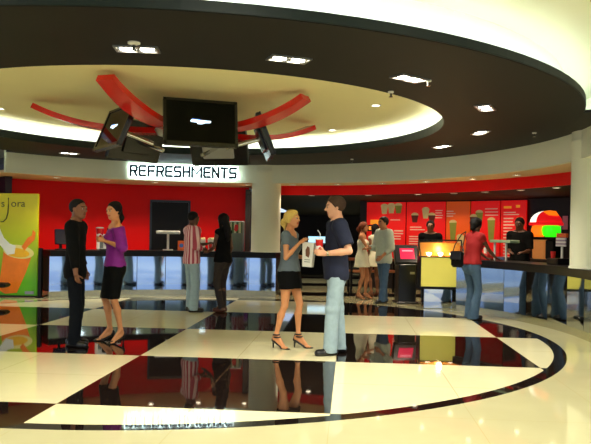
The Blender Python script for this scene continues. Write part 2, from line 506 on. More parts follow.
    for q in (1, -1):
        fx, fy, fyaw = feet[q]
        fd = V3(-math.sin(fyaw), math.cos(fyaw), 0); fs = V3(math.cos(fyaw), math.sin(fyaw), 0)
        an = V3(fx, fy, 0.078 * S + hz + (0.012 if heel else 0))
        l1, l2 = 0.2355 * H, 0.2295 * H
        kn = ik(HJ[q], an, l1, l2, fd + V3(q * 0.1, 0, 0))
        KN[q], AN[q], FT[q] = kn, an, (fd, fs)
        B += [Prim(HJ[q], HJ[q] + (kn - HJ[q]) * 0.4, g(0.088, 0.090), g(0.076, 0.073), 0.03), Prim(HJ[q] + (kn - HJ[q]) * 0.4, kn, g(0.076, 0.073), g(0.052, 0.047), 0.02),
              Prim(kn, kn + (an - kn) * 0.35 - fd * 0.012, g(0.050, 0.045), g(0.054, 0.047), 0.02), Prim(kn + (an - kn) * 0.35 - fd * 0.012, an, g(0.054, 0.047), g(0.034, 0.027), 0.02)]
        if heel:
            ball = V3(fx, fy, 0.022) + fd * 0.115 * S; toe = ball + fd * 0.055 - up * 0.004
            hl0 = V3(fx, fy, heel + 0.03) - fd * 0.028
            B += [Prim(an, hl0, 0.028 * S, 0.026 * S, 0.02), Prim(hl0, ball, 0.024 * S, 0.024 * S, 0.02), Prim(an, ball + up * 0.02, 0.026 * S, 0.020 * S, 0.02)]
            B += [Prim(ball + fs * o, toe + fs * o * 1.1 - fd * abs(o) * 0.5, 0.013, 0.010, 0.008) for o in (-0.024, -0.008, 0.010, 0.026)]
        else:
            hl0 = V3(fx, fy, 0.045) - fd * 0.035; toe = V3(fx, fy, 0.035) + fd * 0.15 * S
            B += [Prim(hl0, toe, 0.03, 0.026, 0.02), Prim(an, V3(fx, fy, 0.05) + fd * 0.05, 0.034 * S, 0.03, 0.02)]
    # body mesh with lips and brows picked out
    hm = mm('hair_%s' % cfg.get('hname', 'black'), hair, 0.65, var=0.25, scale=60, spec=0.2)
    lipc = tuple(v * k for v, k in zip(skin, (0.75, 0.40, 0.42))) if not female else tuple(v * k for v, k in zip(skin, (0.85, 0.28, 0.32)))
    sm = mat('skin', skin, 0.5, var=0.06, scale=14); lm = mat('lips', lipc, 0.4, var=0)
    eyem = mm('eye_dark', rgb(22, 15, 12), 0.15, var=0)
    def assign(Cn):
        q = (Cn - HC) @ HX.T / hs; r = np.zeros(len(Cn), int)
        r[(abs(q[:, 0]) < 0.026) & (q[:, 1] > 0.07) & (q[:, 2] < -0.05) & (q[:, 2] > -0.072)] = 1
        r[(abs(abs(q[:, 0]) - 0.032) < 0.02) & (q[:, 1] > 0.072) & (abs(q[:, 2] - 0.025) < 0.0048)] = 2
        return r
    field_object('body', B, h, [sm, lm, hm], E, assign=assign)
    wm = mm('eye_white', rgb(176, 168, 156), 0.3, var=0)
    for q in (1, -1):
        eb = MB(); c = hd(q * 0.031, 0.0845, 0.003)
        eb.lathe([(0.0005, -0.012), (0.008, -0.0095), (0.0125, 0), (0.009, 0.0085)], c, 12, Matrix([list(x) for x in np.array([hr, hu, hf]).T]).to_3x3())
        eb.f.pop()
        nf = len(eb.f)
        eb.lathe([(0.0092, 0.0083), (0.006, 0.0115), (0.0005, 0.0128)], c, 12, Matrix([list(x) for x in np.array([hr, hu, hf]).T]).to_3x3())
        o = eb.build('eye', [wm, eyem], E, smooth=True)
        for i, pg in enumerate(o.data.polygons): pg.material_index = 1 if i >= nf else 0
    # ---- hair
    st = cfg.get('hair', 'short')
    cap = lambda e, cl: [ell(hd(0, -0.016, 0.030), ((0.076 + e) * hs, (0.096 + e) * hs, (0.088 + e) * hs), HX, 0.02, clips=cl)]
    face_cut = [(hd(0, 0.066, 0.062), hf * 0.86 - hu * 0.5)]
    HR = []
    if st == 'short':
        HR = cap(0.015, [(hd(0, 0.070, 0.066), hf * 0.8 - hu * 0.6), (hd(0, -0.03, -0.058), -hu * 0.92 + hf * 0.3)])
    elif st == 'buzz':
        HR = cap(0.009, [(hd(0, 0.06, 0.07), hf * 0.75 - hu * 0.65), (hd(0, -0.03, -0.035), -hu * 0.9 + hf * 0.35)])
    elif st in ('pony', 'updo', 'long'):
        HR = cap(0.021 if st == 'updo' else 0.014, face_cut + [(hd(0, 0, -0.06), -hu)])
        HR += [Prim(hd(q * 0.062, 0.018, 0.05), hd(q * 0.076, -0.02, -0.045), 0.02 * hs, 0.016 * hs, 0.02) for q in (1, -1)]
        if st == 'pony':
            HR += [Prim(hd(0, -0.10, -0.02), hd(0.0, -0.125, -0.10), 0.035 * hs, 0.032 * hs, 0.02), Prim(hd(0, -0.125, -0.10), hd(cfg.get('ponyx', 0.05), -0.10, -0.22), 0.032 * hs, 0.024 * hs, 0.02),
                   Prim(hd(cfg.get('ponyx', 0.05), -0.10, -0.22), hd(cfg.get('ponyx', 0.05) * 1.3, -0.07, -0.31), 0.024 * hs, 0.008 * hs, 0.02)]
        if st == 'updo':
            HR += [ell(hd(0, -0.134, -0.05), (0.052 * hs, 0.046 * hs, 0.060 * hs), HX, 0.02), Prim(hd(0, -0.12, -0.07), hd(0.02, -0.115, -0.145), 0.034 * hs, 0.016 * hs, 0.02),
                   Prim(hd(0.03, 0.075, 0.085), hd(0.068, 0.05, 0.03), 0.018 * hs, 0.012 * hs, 0.02)]
        if st == 'long':
            HR += [Prim(hd(0, -0.075, 0.0), nb + up * 0.0 - sf * 0.085, 0.075 * hs, 0.062 * hs, 0.03), Prim(nb - sf * 0.085, chest + su * 0.06 - sf * 0.115, 0.062 * hs, 0.052 * hs, 0.03, ),
                   Prim(chest + su * 0.06 - sf * 0.115, chest - su * 0.0 - sf * 0.115, 0.05 * hs, 0.03 * hs, 0.03)]
            HR += [Prim(hd(q * 0.07, -0.01, 0.03), nb + sr * q * 0.09 - sf * 0.02 - up * 0.02, 0.026 * hs, 0.024 * hs, 0.03) for q in (1, -1)]
    elif st == 'afro':
        HR = [ell(hd(0, -0.03, 0.04), (0.103 * hs, 0.118 * hs, 0.105 * hs), HX, 0.02, clips=[(hd(0, 0.062, 0.05), hf * 0.85 - hu * 0.5)]),
              Prim(hd(0, -0.07, 0.0), hd(0, -0.085, -0.09), 0.075 * hs, 0.05 * hs, 0.03)]
    field_object('hair', HR, h, hm, E, noise=0.0045 if st in ('afro', 'updo', 'long', 'pony') else 0.002, seed=len(label))
    # ---- clothing
    noise = 0.0022
    for gm in cfg.get('wear', []):
        kind, m = gm['kind'], gm['mat']; pr = []
        if kind in ('shirt', 'dress'):
            e = gm.get('loose', 0.011); hem = gm.get('hem', 0.47) * H + hz
            neck = gm.get('neck', 'crew')
            if neck == 'crew': cl = [(nb + su * 0.012 - sf * 0.0, su + sf * 0.25)]
            elif neck == 'scoop': cl = [(nb - su * 0.045 + sf * 0.03, su * 0.8 + sf * 0.75)]
            elif neck == 'off': cl = [(shc - su * 0.035 + sf * 0.05, su + sf * 0.25 + sr * gm.get('slip', 0.0))]
            else: cl = [(chest + su * 0.055, su - sf * 0.05)]
            for p in T: pr.append(p.inflated(e, clips=cl + [((0, 0, hem), (0, 0, -1))]))
            if neck in ('crew', 'scoop'): pr += [p.inflated(e * 0.8, clips=cl, k=0.03) for p in traps]
            if kind == 'shirt' and hem < P[2] + 0.06:
                pr.append(Prim(waist, P - up * 0.02, g(0.148, 0.130) + e, g(0.164, 0.168) + e, 0.05, AX, (1, 0.74, 1), clips=[((0, 0, hem), (0, 0, -1))]))
                pr.append(Prim(P - up * 0.02, V3(P[0], P[1], hem - 0.03), g(0.164, 0.168) + e, g(0.167, 0.172) + e, 0.05, AX, (1, 0.74, 1), clips=[((0, 0, hem), (0, 0, -1))]))
            if kind == 'dress':
                pr.append(Prim(P, V3(P[0], P[1], hem - 0.05), g(0.17, 0.178) + e, gm.get('flare', 0.21), 0.05, None, clips=[((0, 0, hem), (0, 0, -1))]))
                pr[-1].axes, pr[-1].sc = np.array([rt, fw, up]), (1, 0.78, 1)
            sl = gm.get('sleeve', 0.6); es = e + gm.get('sloose', 0.008)
            for q in (1, -1):
                if sl <= 0: continue
                s0, el, w = SJ[q], EL[q], WR[q]; f = min(sl, 1.0)
                end = s0 + (el - s0) * f
                cc = cl if neck == 'off' else []
                pr.append(Prim(s0, end, g(0.055, 0.043) + es, g(0.046, 0.036) + es, 0.03, clips=cc + ([(end, el - s0)] if sl <= 1 else [])))
                if sl > 1:
                    end = el + (w - el) * (sl - 1)
                    pr.append(Prim(el, end, g(0.045, 0.036) + es * 0.8, g(0.034, 0.028) + es * 0.6, 0.015, clips=[(end, w - el)]))
            o = field_object('dress' if kind == 'dress' else gm.get('name', 'shirt'), pr, h, m, E, noise=noise, seed=len(label) * 3)
            if gm.get('collar'):
                cr = [Prim(nb + up * 0.006 + sf * 0.0, nb + up * 0.036 + sf * 0.004, g(0.066, 0.054), g(0.064, 0.052), 0.01, clips=[(nb + up * 0.045, su + sf * 0.45), (nb - up * 0.03, -su)])]
                field_object('collar', cr, h * 0.9, m, o)
        elif kind == 'trousers':
            e = gm.get('loose', 0.012); top = gm.get('top', 0.515) * H + hz
            for p in T[:1] + T[-2:]: pr.append(p.inflated(e, clips=[((0, 0, top), (0, 0, 1))]))
            for q in (1, -1):
                kn, an = KN[q], AN[q]; fd = FT[q][0]; hemz = gm.get('hemz', 0.035 if not heel else 0.05)
                hemr = gm.get('hem', 0.062); knr = gm.get('knee', g(0.052, 0.047) + e + 0.008)
                end = an + (an - kn) * ((an[2] - hemz) / max(1e-3, kn[2] - an[2])) + fd * 0.008
                pr += [Prim(HJ[q], kn, g(0.088, 0.088) + e, knr, 0.02), Prim(kn, end, knr, hemr, 0.02, clips=[((0, 0, hemz), (0, 0, -1))])]
            o = field_object(gm.get('name', 'trousers'), pr, h, m, E, noise=noise * 1.3, seed=len(label))
            if gm.get('belt'):
                bp = T[0].inflated(e + 0.006, clips=[((0, 0, top), (0, 0, 1)), ((0, 0, top - 0.035), (0, 0, -1))])
                field_object('belt', [bp], h * 0.8, gm['belt'], o)
        elif kind == 'skirt':
            e = gm.get('loose', 0.010); top = gm.get('top', 0.575) * H + hz; hem = gm['hem'] * H + hz
            cl = [((0, 0, top), (0, 0, 1)), ((0, 0, hem), (0, 0, -1))]
            for p in T[:1] + T[-2:]: pr.append(p.inflated(e, clips=cl))
            mid = (KN[1] + KN[-1]) / 2; t = (P[2] - hem) / (P[2] - mid[2]); end = P + (mid - P) * t
            x = Prim(P - up * 0.02, end - up * 0.03, g(0.17, 0.182) + e, gm.get('hemr', 0.155), 0.04, clips=cl); x.axes, x.sc = np.array([rt, fw, up]), (1, 0.74, 1); pr.append(x)
            for q in (1, -1): pr.append(Prim(HJ[q], KN[q], g(0.088, 0.09) + e, g(0.06, 0.055) + e, 0.04, clips=cl))
            field_object('skirt', pr, h, m, E, noise=noise * 0.5)
        elif kind == 'shoes':
            for q in (1, -1):
                fd, fs = FT[q]; a = V3(AN[q][0], AN[q][1], 0); A3 = np.array([fs, fd, up]); cl = [((0, 0, 0.002), (0, 0, -1))]
                pr = [Prim(a - fd * 0.045 + up * 0.036, a + fd * 0.145 * S + up * 0.03, 0.044 * S, 0.046 * S, 0.02, A3, (1, 1, 0.95), clips=cl),
                      Prim(a - fd * 0.03 + up * 0.055, a + fd * 0.05 + up * 0.06, 0.042 * S, 0.036 * S, 0.025, clips=cl + [(a + up * 0.105, up)])]
                field_object('shoe', pr, min(h, 0.008), m, E)
        elif kind == 'heels':
            for q in (1, -1):
                fd, fs = FT[q]; a = V3(AN[q][0], AN[q][1], 0); A3 = np.array([fs, fd, up])
                hb = a - fd * 0.035 + up * (heel + 0.0); ball = a + fd * 0.115 * S + up * 0.008
                pr = [Prim(hb, ball, 0.026, 0.03, 0.012, A3, (1, 1, 0.3)), Prim(ball, ball + fd * 0.065, 0.034, 0.026, 0.012, A3, (1, 1, 0.28)),
                      Prim(hb - fd * 0.004, V3(hb[0], hb[1], 0.0) - fd * 0.008, 0.017, 0.0075, 0.012, clips=[((0, 0, 0.001), (0, 0, -1))])]
                pr = [Prim(p.a, p.b, p.r1, p.r2, p.k, p.axes, p.sc, p.clips + [((0, 0, 0.001), (0, 0, -1))]) for p in pr]
                if gm.get('straps', True):
                    for z, rr, dy in ((heel + 0.075, 0.036, 0.0), (heel + 0.045, 0.037, 0.012)):
                        for k in range(14):
                            a0, a1 = 2 * PI * k / 14, 2 * PI * (k + 1) / 14
                            pr.append(Prim(a + fd * (dy + rr * math.sin(a0)) + fs * rr * math.cos(a0) + up * z, a + fd * (dy + rr * math.sin(a1)) + fs * rr * math.cos(a1) + up * z, 0.009, 0.009, 0.004))
                    pr += [Prim(ball + fs * 0.032 + up * 0.01, ball + up * 0.038 - fd * 0.01, 0.008, 0.009, 0.005), Prim(ball - fs * 0.032 + up * 0.01, ball + up * 0.038 - fd * 0.01, 0.008, 0.009, 0.005),
                           Prim(hb + up * 0.005 - fd * 0.018, a + up * (heel + 0.075) - fd * 0.036, 0.014, 0.008, 0.008)]
                else:
                    pr += [Prim(ball + up * 0.012, ball + fd * 0.04 + up * 0.008, 0.034, 0.026, 0.01, A3, (1, 1, 0.75), clips=[((0, 0, 0.001), (0, 0, -1))]),
                           Prim(hb + up * 0.02, hb + up * 0.035, 0.03, 0.028, 0.01)]
                field_object('shoe', pr, 0.006, m, E)
    E['_'] = 0
    del E['_']
    if cfg.get('watch'):
        q = cfg['watch']; w, el = WR[q], EL[q]; d = unit(w - el); c = w - d * 0.03
        o = MB().cyl(c - d * 0.011, c + d * 0.011, 0.033 * S, n=20).build('watch', mm('watch_metal', rgb(190, 180, 150), 0.25, 0.9, var=0), E, smooth=True)
    return E, W
# ------------------------------------------------------------------ the setting
m_cream = mat('cream_paint', rgb(226, 228, 204), 0.75, var=0.03, scale=3)
m_ceil = mat('ceiling_paint', rgb(214, 214, 184), 0.85, var=0.02, scale=2)
m_dark = mat('dark_soffit_paint', rgb(14, 13, 11), 0.6, var=0.06, scale=4, spec=0.25)
m_teal = mat('dark_fascia_paint', rgb(10, 24, 24), 0.5, var=0.05, scale=4, spec=0.25)
m_red = mat('red_gloss_paint', rgb(226, 3, 3), 0.5, var=0.04, scale=3, spec=0.2)
m_redb = mat('red_bulkhead_paint', rgb(222, 3, 3), 0.5, var=0.04, scale=3, spec=0.2)
m_black = mat('black_laminate', rgb(9, 8, 9), 0.4, var=0.1, scale=20, spec=0.25)
m_blackmatt = mat('matt_black', rgb(15, 13, 12), 0.7, var=0.1, scale=8)
m_brown = mat('dark_brown_panel', rgb(30, 17, 12), 0.45, var=0.15, scale=3)
m_navy = mat('navy_wall_paint', rgb(28, 24, 48), 0.6, var=0.06, scale=4)
m_cove = mat('cove_lamp', (0.86, 1.0, 0.93), 0.5, emit=20.0, ecol=(0.92, 1.0, 0.93), var=0)
m_mirror = mat('blue_mirror_panel', rgb(178, 200, 226), 0.05, 1.0, var=0.05, scale=1.2)
m_plinth = mat('brushed_plinth', rgb(200, 195, 165), 0.25, 0.85, var=0.05, scale=10)
m_chrome = mat('chrome', rgb(215, 215, 210), 0.15, 1.0, var=0)
m_steel = mat('brushed_steel', rgb(160, 160, 155), 0.32, 0.9, var=0.08, scale=25)
m_whitepl = mat('white_plastic', rgb(225, 224, 218), 0.35, var=0.02)
m_lampglow = mat('lamp_glow', (1, 0.95, 0.8), 0.4, emit=14, ecol=(1.0, 0.93, 0.78), var=0)
m_lampwarm = mat('warm_lamp_glow', (1, 0.85, 0.6), 0.4, emit=10, ecol=(1.0, 0.84, 0.58), var=0)

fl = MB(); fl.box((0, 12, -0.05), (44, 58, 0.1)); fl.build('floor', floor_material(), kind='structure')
# upper ceiling over everything
ce = MB(); ce.box((0, 10, Z_CEIL + 0.06), (44, 54, 0.12)); ce.build('ceiling', m_ceil, kind='structure')
m_ceil2 = mat('inner_ceiling_paint', rgb(236, 225, 172), 0.85, var=0.02, scale=2)
MB().lathe([(3.78, Z_IN), (3.78, Z_CEIL)], (CX, CY, 0), 96).build('ceiling_inner', m_ceil2, kind='structure')
# dark ring hung under it
rg = MB(); rg.arc(3.55, 5.17, Z_SOF, Z_TOP, 0, 360, 128)
rg.build('ceiling_ring', m_dark, kind='structure')
fi = MB(); fi.arc(3.535, 3.555, Z_SOF + 0.004, 2.985, 0, 360, 128).build('trim_1', m_teal, kind='structure')
fo = MB(); fo.arc(5.165, 5.185, Z_SOF + 0.004, 2.94, 0, 360, 128).build('trim_2', m_teal, kind='structure')
# cove lamps lying on top of the ring, shining up at the ceiling
c1 = MB(); c1.arc(3.60, 3.64, Z_TOP + 0.005, Z_TOP + 0.03, 0, 360, 96).build('trim_3', m_cove, kind='structure')
m_cove2 = mat('outer_cove_lamp', (0.86, 1.0, 0.93), 0.5, emit=16.0, ecol=(0.88, 1.0, 0.95), var=0)
c2 = MB(); c2.arc(5.04, 5.08, Z_TOP + 0.005, Z_TOP + 0.028, 0, 360, 96).build('trim_4', m_cove2, kind='structure')
m_up = mat('white_upstand_paint', rgb(238, 240, 232), 0.7, var=0.02, scale=3)
MB().arc(3.74, 3.78, Z_TOP, Z_CEIL, 0, 360, 96).build('trim_8', m_up, kind='structure')
MB().arc(4.90, 4.94, Z_TOP, Z_CEIL, 0, 360, 96).build('trim_9', m_up, kind='structure')
# cream bulkhead above the counters, its soffit, the red bulkhead and the dark ceiling of the bar behind
A_L, A_R = 138.0, -6.0
MB().arc(5.45, 5.53, 2.47, Z_CEIL, A_R - 12, A_L, 96).build('wall_bulkhead', m_cream, kind='structure')
MB().arc(5.17, 5.45, Z_SOF, Z_SOF + 0.03, A_R - 12, A_L, 96).build('ceiling_infill', m_dark, kind='structure')
m_soffit = mat('soffit_light_tint', rgb(226, 196, 150), 0.7, var=0.03, scale=3)  # cream soffit, orange light from the red surfaces put into its colour
MB().arc(5.53, 7.1, 2.47, 2.52, 80, A_L, 64).build('ceiling_soffit', m_soffit, kind='structure')
MB().arc(5.53, 6.34, 2.47, 2.52, A_R - 12, 80, 64).build('ceiling_soffit.001', m_soffit, kind='structure')
MB().arc(6.28, 6.36, 2.26, 2.52, A_R - 12, 80, 64).build('wall_red_bulkhead', m_redb, kind='structure')
MB().arc(6.36, 24.0, 2.27, 2.33, A_R - 12, 86.0, 64).build('ceiling_bar', m_blackmatt, kind='structure')
# red back wall of the refreshment kiosk, its return, far dark walls
MB().arc(7.0, 7.1, 0, 2.6, 86.6, A_L + 4, 64).build('wall_back', m_red, kind='structure')
w = MB()
for r in (7.0,):
    a = math.radians(86.3)
    p0, p1 = Vector(polar(6.6, 86.3)), Vector(polar(22.0, 88.0))
    d = (p1 - p0); ang = math.atan2(d.y, d.x)
    w.box(((p0 + p1) / 2) + Vector((0, 0, 1.2)), (d.length, 0.12, 2.4), Matrix.Rotation(ang, 3, 'Z'))
w.build('wall_return', m_brown, kind='structure')
MB().arc(23.6, 23.8, 0, 2.4, 30, 92, 48).build('wall_far', m_brown, kind='structure')
MB().arc(9.3, 9.42, 0, 2.4, A_R - 12, 69.5, 48).build('wall_bar', m_brown, kind='structure')
# side walls: navy wall beside the banner, dark beam over it, right wall beam
p0, p1 = Vector((-5.98, 14.52, 0)), Vector((-8.2, 17.1, 0)); d = p1 - p0
MB().box((p0 + p1) / 2 + Vector((0, 0, 1.36)), (d.length, 0.14, 2.72), Matrix.Rotation(math.atan2(d.y, d.x), 3, 'Z')).build('wall_left', m_navy, kind='structure')
MB().box((p0 + p1) / 2 + Vector((0, 0, 2.79)), (d.length + 0.1, 0.2, 0.14), Matrix.Rotation(math.atan2(d.y, d.x), 3, 'Z')).build('trim_5', m_blackmatt, kind='structure')
MB().box((8.2, 9.55, 2.90), (8.2, 0.5, 0.16)).build('trim_6', m_blackmatt, kind='structure')
MB().box((8.75, 9.75, 1.41), (7.9, 0.14, 2.82)).build('wall_right', m_cream, kind='structure')
# columns standing on the counter line
for nm, a in (('pillar', 81.0), ('pillar.001', -1.0)):
    x, y, _ = polar(5.72, a)
    p = MB(); p.lathe([(0.322, 0.985), (0.322, 2.72), (0.325, 2.725), (0.325, 2.735), (0.322, 2.74), (0.322, Z_SOF)], (x, y, 0), 40)
    p.lathe([(0.336, 0.96), (0.336, 0.985), (0.330, 0.99)], (x, y, 0), 40)
    p.build(nm, m_cream, kind='structure', smooth=True)
# door in the red wall
def on_wall(r, a): return polar(r, a), math.radians(a - 90)
am = 101.9
(x, y, _), rz = on_wall(6.97, am)
Rm = Matrix.Translation((x, y, 0)) @ Matrix.Rotation(rz, 4, 'Z')
D = MB()
D.prism([(-0.43, 0.02), (0.43, 0.02), (0.43, 2.08), (-0.43, 2.08)], 0.03, Rm)
dr = D.build('door_1', mat('dark_door', rgb(10, 9, 10), 0.4, var=0.08, scale=5, spec=0.2), kind='structure')
fr = MB()
for c, s in (((-0.45, 0, 1.05), (0.05, 0.08, 2.1)), ((0.45, 0, 1.05), (0.05, 0.08, 2.1)), ((0, 0, 2.1), (0.95, 0.08, 0.05))):
    vs = MB().box(c, s); fr.add([Rm @ Vector(p) for p in vs.v], vs.f)
fr.build('trim_7', mat('blue_black_frame', rgb(22, 30, 44), 0.35, var=0.05), kind='structure')

# ------------------------------------------------------------------ counters
def counter(name, label, a0, a1, step, pm, rtop=5.44):
    x, y, _ = polar(5.5, (a0 + a1) / 2)
    t = thing(name, label, 'counter', (CX, CY, 0))
    o = (0, 0)
    MB().arc(rtop, 6.12, 0.835, 0.96, a0, a1, 48, o).build('countertop', m_black, t)
    n = max(1, round((a1 - a0) / step))
    for k in range(n):
        b0, b1 = a0 + (a1 - a0) * k / n + 0.06, a0 + (a1 - a0) * (k + 1) / n - 0.06
        MB().arc(5.50, 5.52, 0.12, 0.833, b0, b1, 1, o).build('front_panel', pm, t)
    MB().arc(5.53, 5.9, 0.12, 0.833, a0 + .05, a1 - .05, 40, o).build('body', m_blackmatt, t)
    MB().arc(5.515, 5.9, 0.0, 0.118, a0 + .05, a1 - .05, 40, o).build('plinth', m_plinth, t)
    return t
counter('service_counter', 'long curved counter with blue mirror front under the red wall and lit sign', 78.0, 128.4, 6.3, m_mirror)
counter('service_counter', 'curved mirror fronted counter with black top at which the woman in red stands', -16.0, 34.4, 6.3, mat('smoky_mirror_panel', rgb(196, 200, 200), 0.05, 1.0, var=0.05, scale=1.2))

# ------------------------------------------------------------------ ceiling fixtures
def ring_light(loc, rz, label):
    t = thing('square_downlight', label, 'ceiling light', loc, rz, 'square downlights in the black ring')
    f = MB()
    for c, s in (((0, 0.085, -0.006), (0.36, 0.02, 0.014)), ((0, -0.085, -0.006), (0.36, 0.02, 0.014)), ((-0.17, 0, -0.006), (0.02, 0.15, 0.014)), ((0.17, 0, -0.006), (0.02, 0.15, 0.014)), ((0, 0, -0.004), (0.012, 0.15, 0.010))): f.box(c, s)
    f.build('frame', m_steel, t)
    for q in (-1, 1):
        l = MB(); l.lathe([(0.058, -0.012), (0.058, -0.004), (0.03, -0.002)], (q * 0.083, 0, 0), 16); l.build('lamp', m_lampglow, t)
    MB().box((0, 0, -0.0015), (0.33, 0.15, 0.003)).build('backplate', m_chrome, t)
    return t
RL = [(-86.7, 4.13, 'above the black shirted man, nearest the white sprinkler with a round plate'), (-69.2, 4.15, 'above the red arms, second along the black ring'), (-51.1, 4.15, 'beside the small white sprinkler, third along the black ring'),
      (-25.8, 4.12, 'fourth along the black ring, toward the cream corner pillar'), (1.5, 4.16, 'fifth along the black ring, before the cream corner pillar'), (23.3, 4.3, 'sixth along the black ring, above the menu wall')]
spots = []
r0 = None
for a, r, w_ in RL:
    x, y, z = polar(r, a, Z_SOF)
    lab = 'square recessed downlight ' + w_
    if r0 is None: r0 = ring_light((x, y, z), math.radians(a + 90), lab)
    else: dup(r0, (x, y, z), math.radians(a + 90), lab)
    spots.append((x, y, z))
x, y, z = polar(4.62, 127.8, Z_SOF); dup(r0, (x, y, z), math.radians(217), 'square recessed downlight in the black ring above the yellow drink banner')
for k, (x, y, z) in enumerate(spots):
    lamp('ring_spot', 'SPOT', (x, y, z - 0.03), RING_W, (1, 0.94, 0.78), spot_size=math.radians(110), spot_blend=0.6, shadow_soft_size=0.06)
x, y, z = polar(4.62, 127.8, Z_SOF)
lamp('ring_spot', 'SPOT', (x, y, z - 0.03), RING_W, (1, 0.94, 0.78), spot_size=math.radians(110), spot_blend=0.6, shadow_soft_size=0.06)

def round_light(loc, label, group, glow):
    t = thing('round_downlight', label, 'ceiling light', loc, 0, group)
    r = MB(); r.lathe([(0.075, 0.0), (0.075, -0.008), (0.06, -0.012), (0.052, -0.004)], (0, 0, 0), 20, cap=False); r.build('bezel', m_whitepl, t, smooth=True)
    MB().lathe([(0.052, -0.003), (0.03, -0.006), (0.002, -0.007)], (0, 0, 0), 16, cap=False).build('lamp', glow, t, smooth=True)
    return t
i0 = None
for (x, y), w_ in (((1.08, 9.65), 'nearest the black ring edge before the pillar'), ((0.6, 12.0), 'beyond the folded tips of the red arms'), ((-4.44, 10.42), 'by the cove glow near the arm tip')):
    rr = math.hypot(x - CX, y - CY)
    if rr > 3.4: x, y = CX + (x - CX) * 3.3 / rr, CY + (y - CY) * 3.3 / rr
    lab = 'round downlight in the cream inner ceiling, ' + w_
    if i0 is None: i0 = round_light((x, y, Z_IN), lab, 'downlights in the cream inner ceiling', m_lampglow)
    else: dup(i0, (x, y, Z_IN), 0, lab)
    lamp('inner_spot', 'SPOT', (x, y, Z_IN - 0.03), 40, (1, 0.94, 0.8), spot_size=math.radians(100), spot_blend=0.7, shadow_soft_size=0.05)
angs = [125.8, 115.6, 105.6, 95.5, 85.5, 75.6, 65.5, 55.4, 45.3, 34.5, 24.0]
s0 = None
for k, a in enumerate(angs):
    if a > 80: lab = 'small warm downlight under the cream bulkhead over the red wall, %s from the banner' % ORD[k]
    else: lab = 'small warm downlight under the cream bulkhead before the red band, %s past the round pillar' % ORD[k - 5]
    p = polar(5.92, a, 2.47)
    if s0 is None: s0 = round_light(p, lab, 'downlights under the cream bulkhead', m_lampwarm)
    else: dup(s0, p, 0, lab)
    if a > 80:
        lamp('soffit_spot', 'SPOT', (p[0], p[1], 2.44), SOF_W, (1, 0.82, 0.6), spot_size=math.radians(125), spot_blend=0.8, shadow_soft_size=0.05)
    else:
        lamp('soffit_spot', 'SPOT', (p[0], p[1], 2.44), SOF_W * 0.8, (1, 0.82, 0.6), spot_size=math.radians(120), spot_blend=0.8, shadow_soft_size=0.05)
b0 = None
for k, a in enumerate([73.2, 61.4, 51.0, 43.5, 37.0, 29.5, 22.0]):
    lab = 'small downlight in the black bar ceiling under the red band, %s past the round pillar' % ORD[k]
    p = polar(6.62, a, 2.27)
    if b0 is None: b0 = round_light(p, lab, 'downlights in the black bar ceiling', m_lampwarm)
    else: dup(b0, p, 0, lab)
    lamp('bar_spot', 'SPOT', (p[0], p[1], 2.24), 16, (1, 0.8, 0.55), spot_size=math.radians(120), spot_blend=0.8, shadow_soft_size=0.05)
# row of lamps that washes the menu boards
for a in (66, 61.5, 57, 52.5, 48, 44):
    p = polar(8.75, a, 2.25)
    lamp('menu_spot', 'SPOT', p, 22, (1, 0.78, 0.45), spot_size=math.radians(120), spot_blend=0.8, shadow_soft_size=0.03)
# corridor light far behind
for (x, y) in ((0.6, 20), (1.2, 25), (1.6, 30)):
    lamp('corridor_spot', 'SPOT', (x, y, 2.2), 110, (1, 0.92, 0.75), spot_size=math.radians(130), spot_blend=0.5, shadow_soft_size=0.1)

def sprinkler(loc, label, plate):
    t = thing('sprinkler', label, 'sprinkler', loc)
    MB().lathe([(plate, 0), (plate, -0.012), (0.02, -0.02)], n=16).build('cover_plate', m_whitepl, t, smooth=True)
    MB().lathe([(0.013, -0.015), (0.013, -0.05), (0.022, -0.055), (0.022, -0.06)], n=12).build('nozzle', m_chrome, t, smooth=True)
sprinkler((*[v for v in polar(4.32, -86.6)[:2]], Z_SOF), 'white sprinkler with round plate beside the square downlight', 0.05)
for (px_, a, r, w_) in ((0, -48.5, 4.22, 'small white sprinkler beside the third square downlight of the black ring'), (1, 0.4, 4.9, 'small white sprinkler on the black ring toward the cream corner pillar'), (2, -46, 3.62, 'tiny white detector on the inner edge of the black ring'), (3, 55.7, 4.68, 'small white detector at the far back of the black ring')):
    sprinkler((*polar(r, a)[:2], Z_SOF), w_, 0.03)

# ------------------------------------------------------------------ the lit sign
import itertools
STR = {'R': [[(0, 0), (0, 1)], [(0, 1), (.85, 1), (1, .85), (1, .6), (.88, .48), (0.25, .48)], [(.55, .48), (1, 0)]],
       'E': [[(1, 1), (.14, 1), (0, .86), (0, .14), (.14, 0), (1, 0)], [(0, .5), (.9, .5)]],
       'F': [[(1, 1), (.14, 1), (0, .86), (0, 0)], [(0, .5), (.9, .5)]],
       'S': [[(1, 1), (.14, 1), (0, .86), (0, .62), (.12, .5), (.88, .5), (1, .38), (1, .14), (.86, 0), (0, 0)]],
       'H': [[(0, 0), (0, 1)], [(1, 0), (1, 1)], [(0, .5), (1, .5)]],
       'M': [[(0, 0), (0, 1), (.5, .3), (1, 1), (1, 0)]],
       'N': [[(0, 0), (0, 1), (1, 0), (1, 1)]],
       'T': [[(0, 1), (1, 1)], [(.5, 1), (.5, 0)]]}
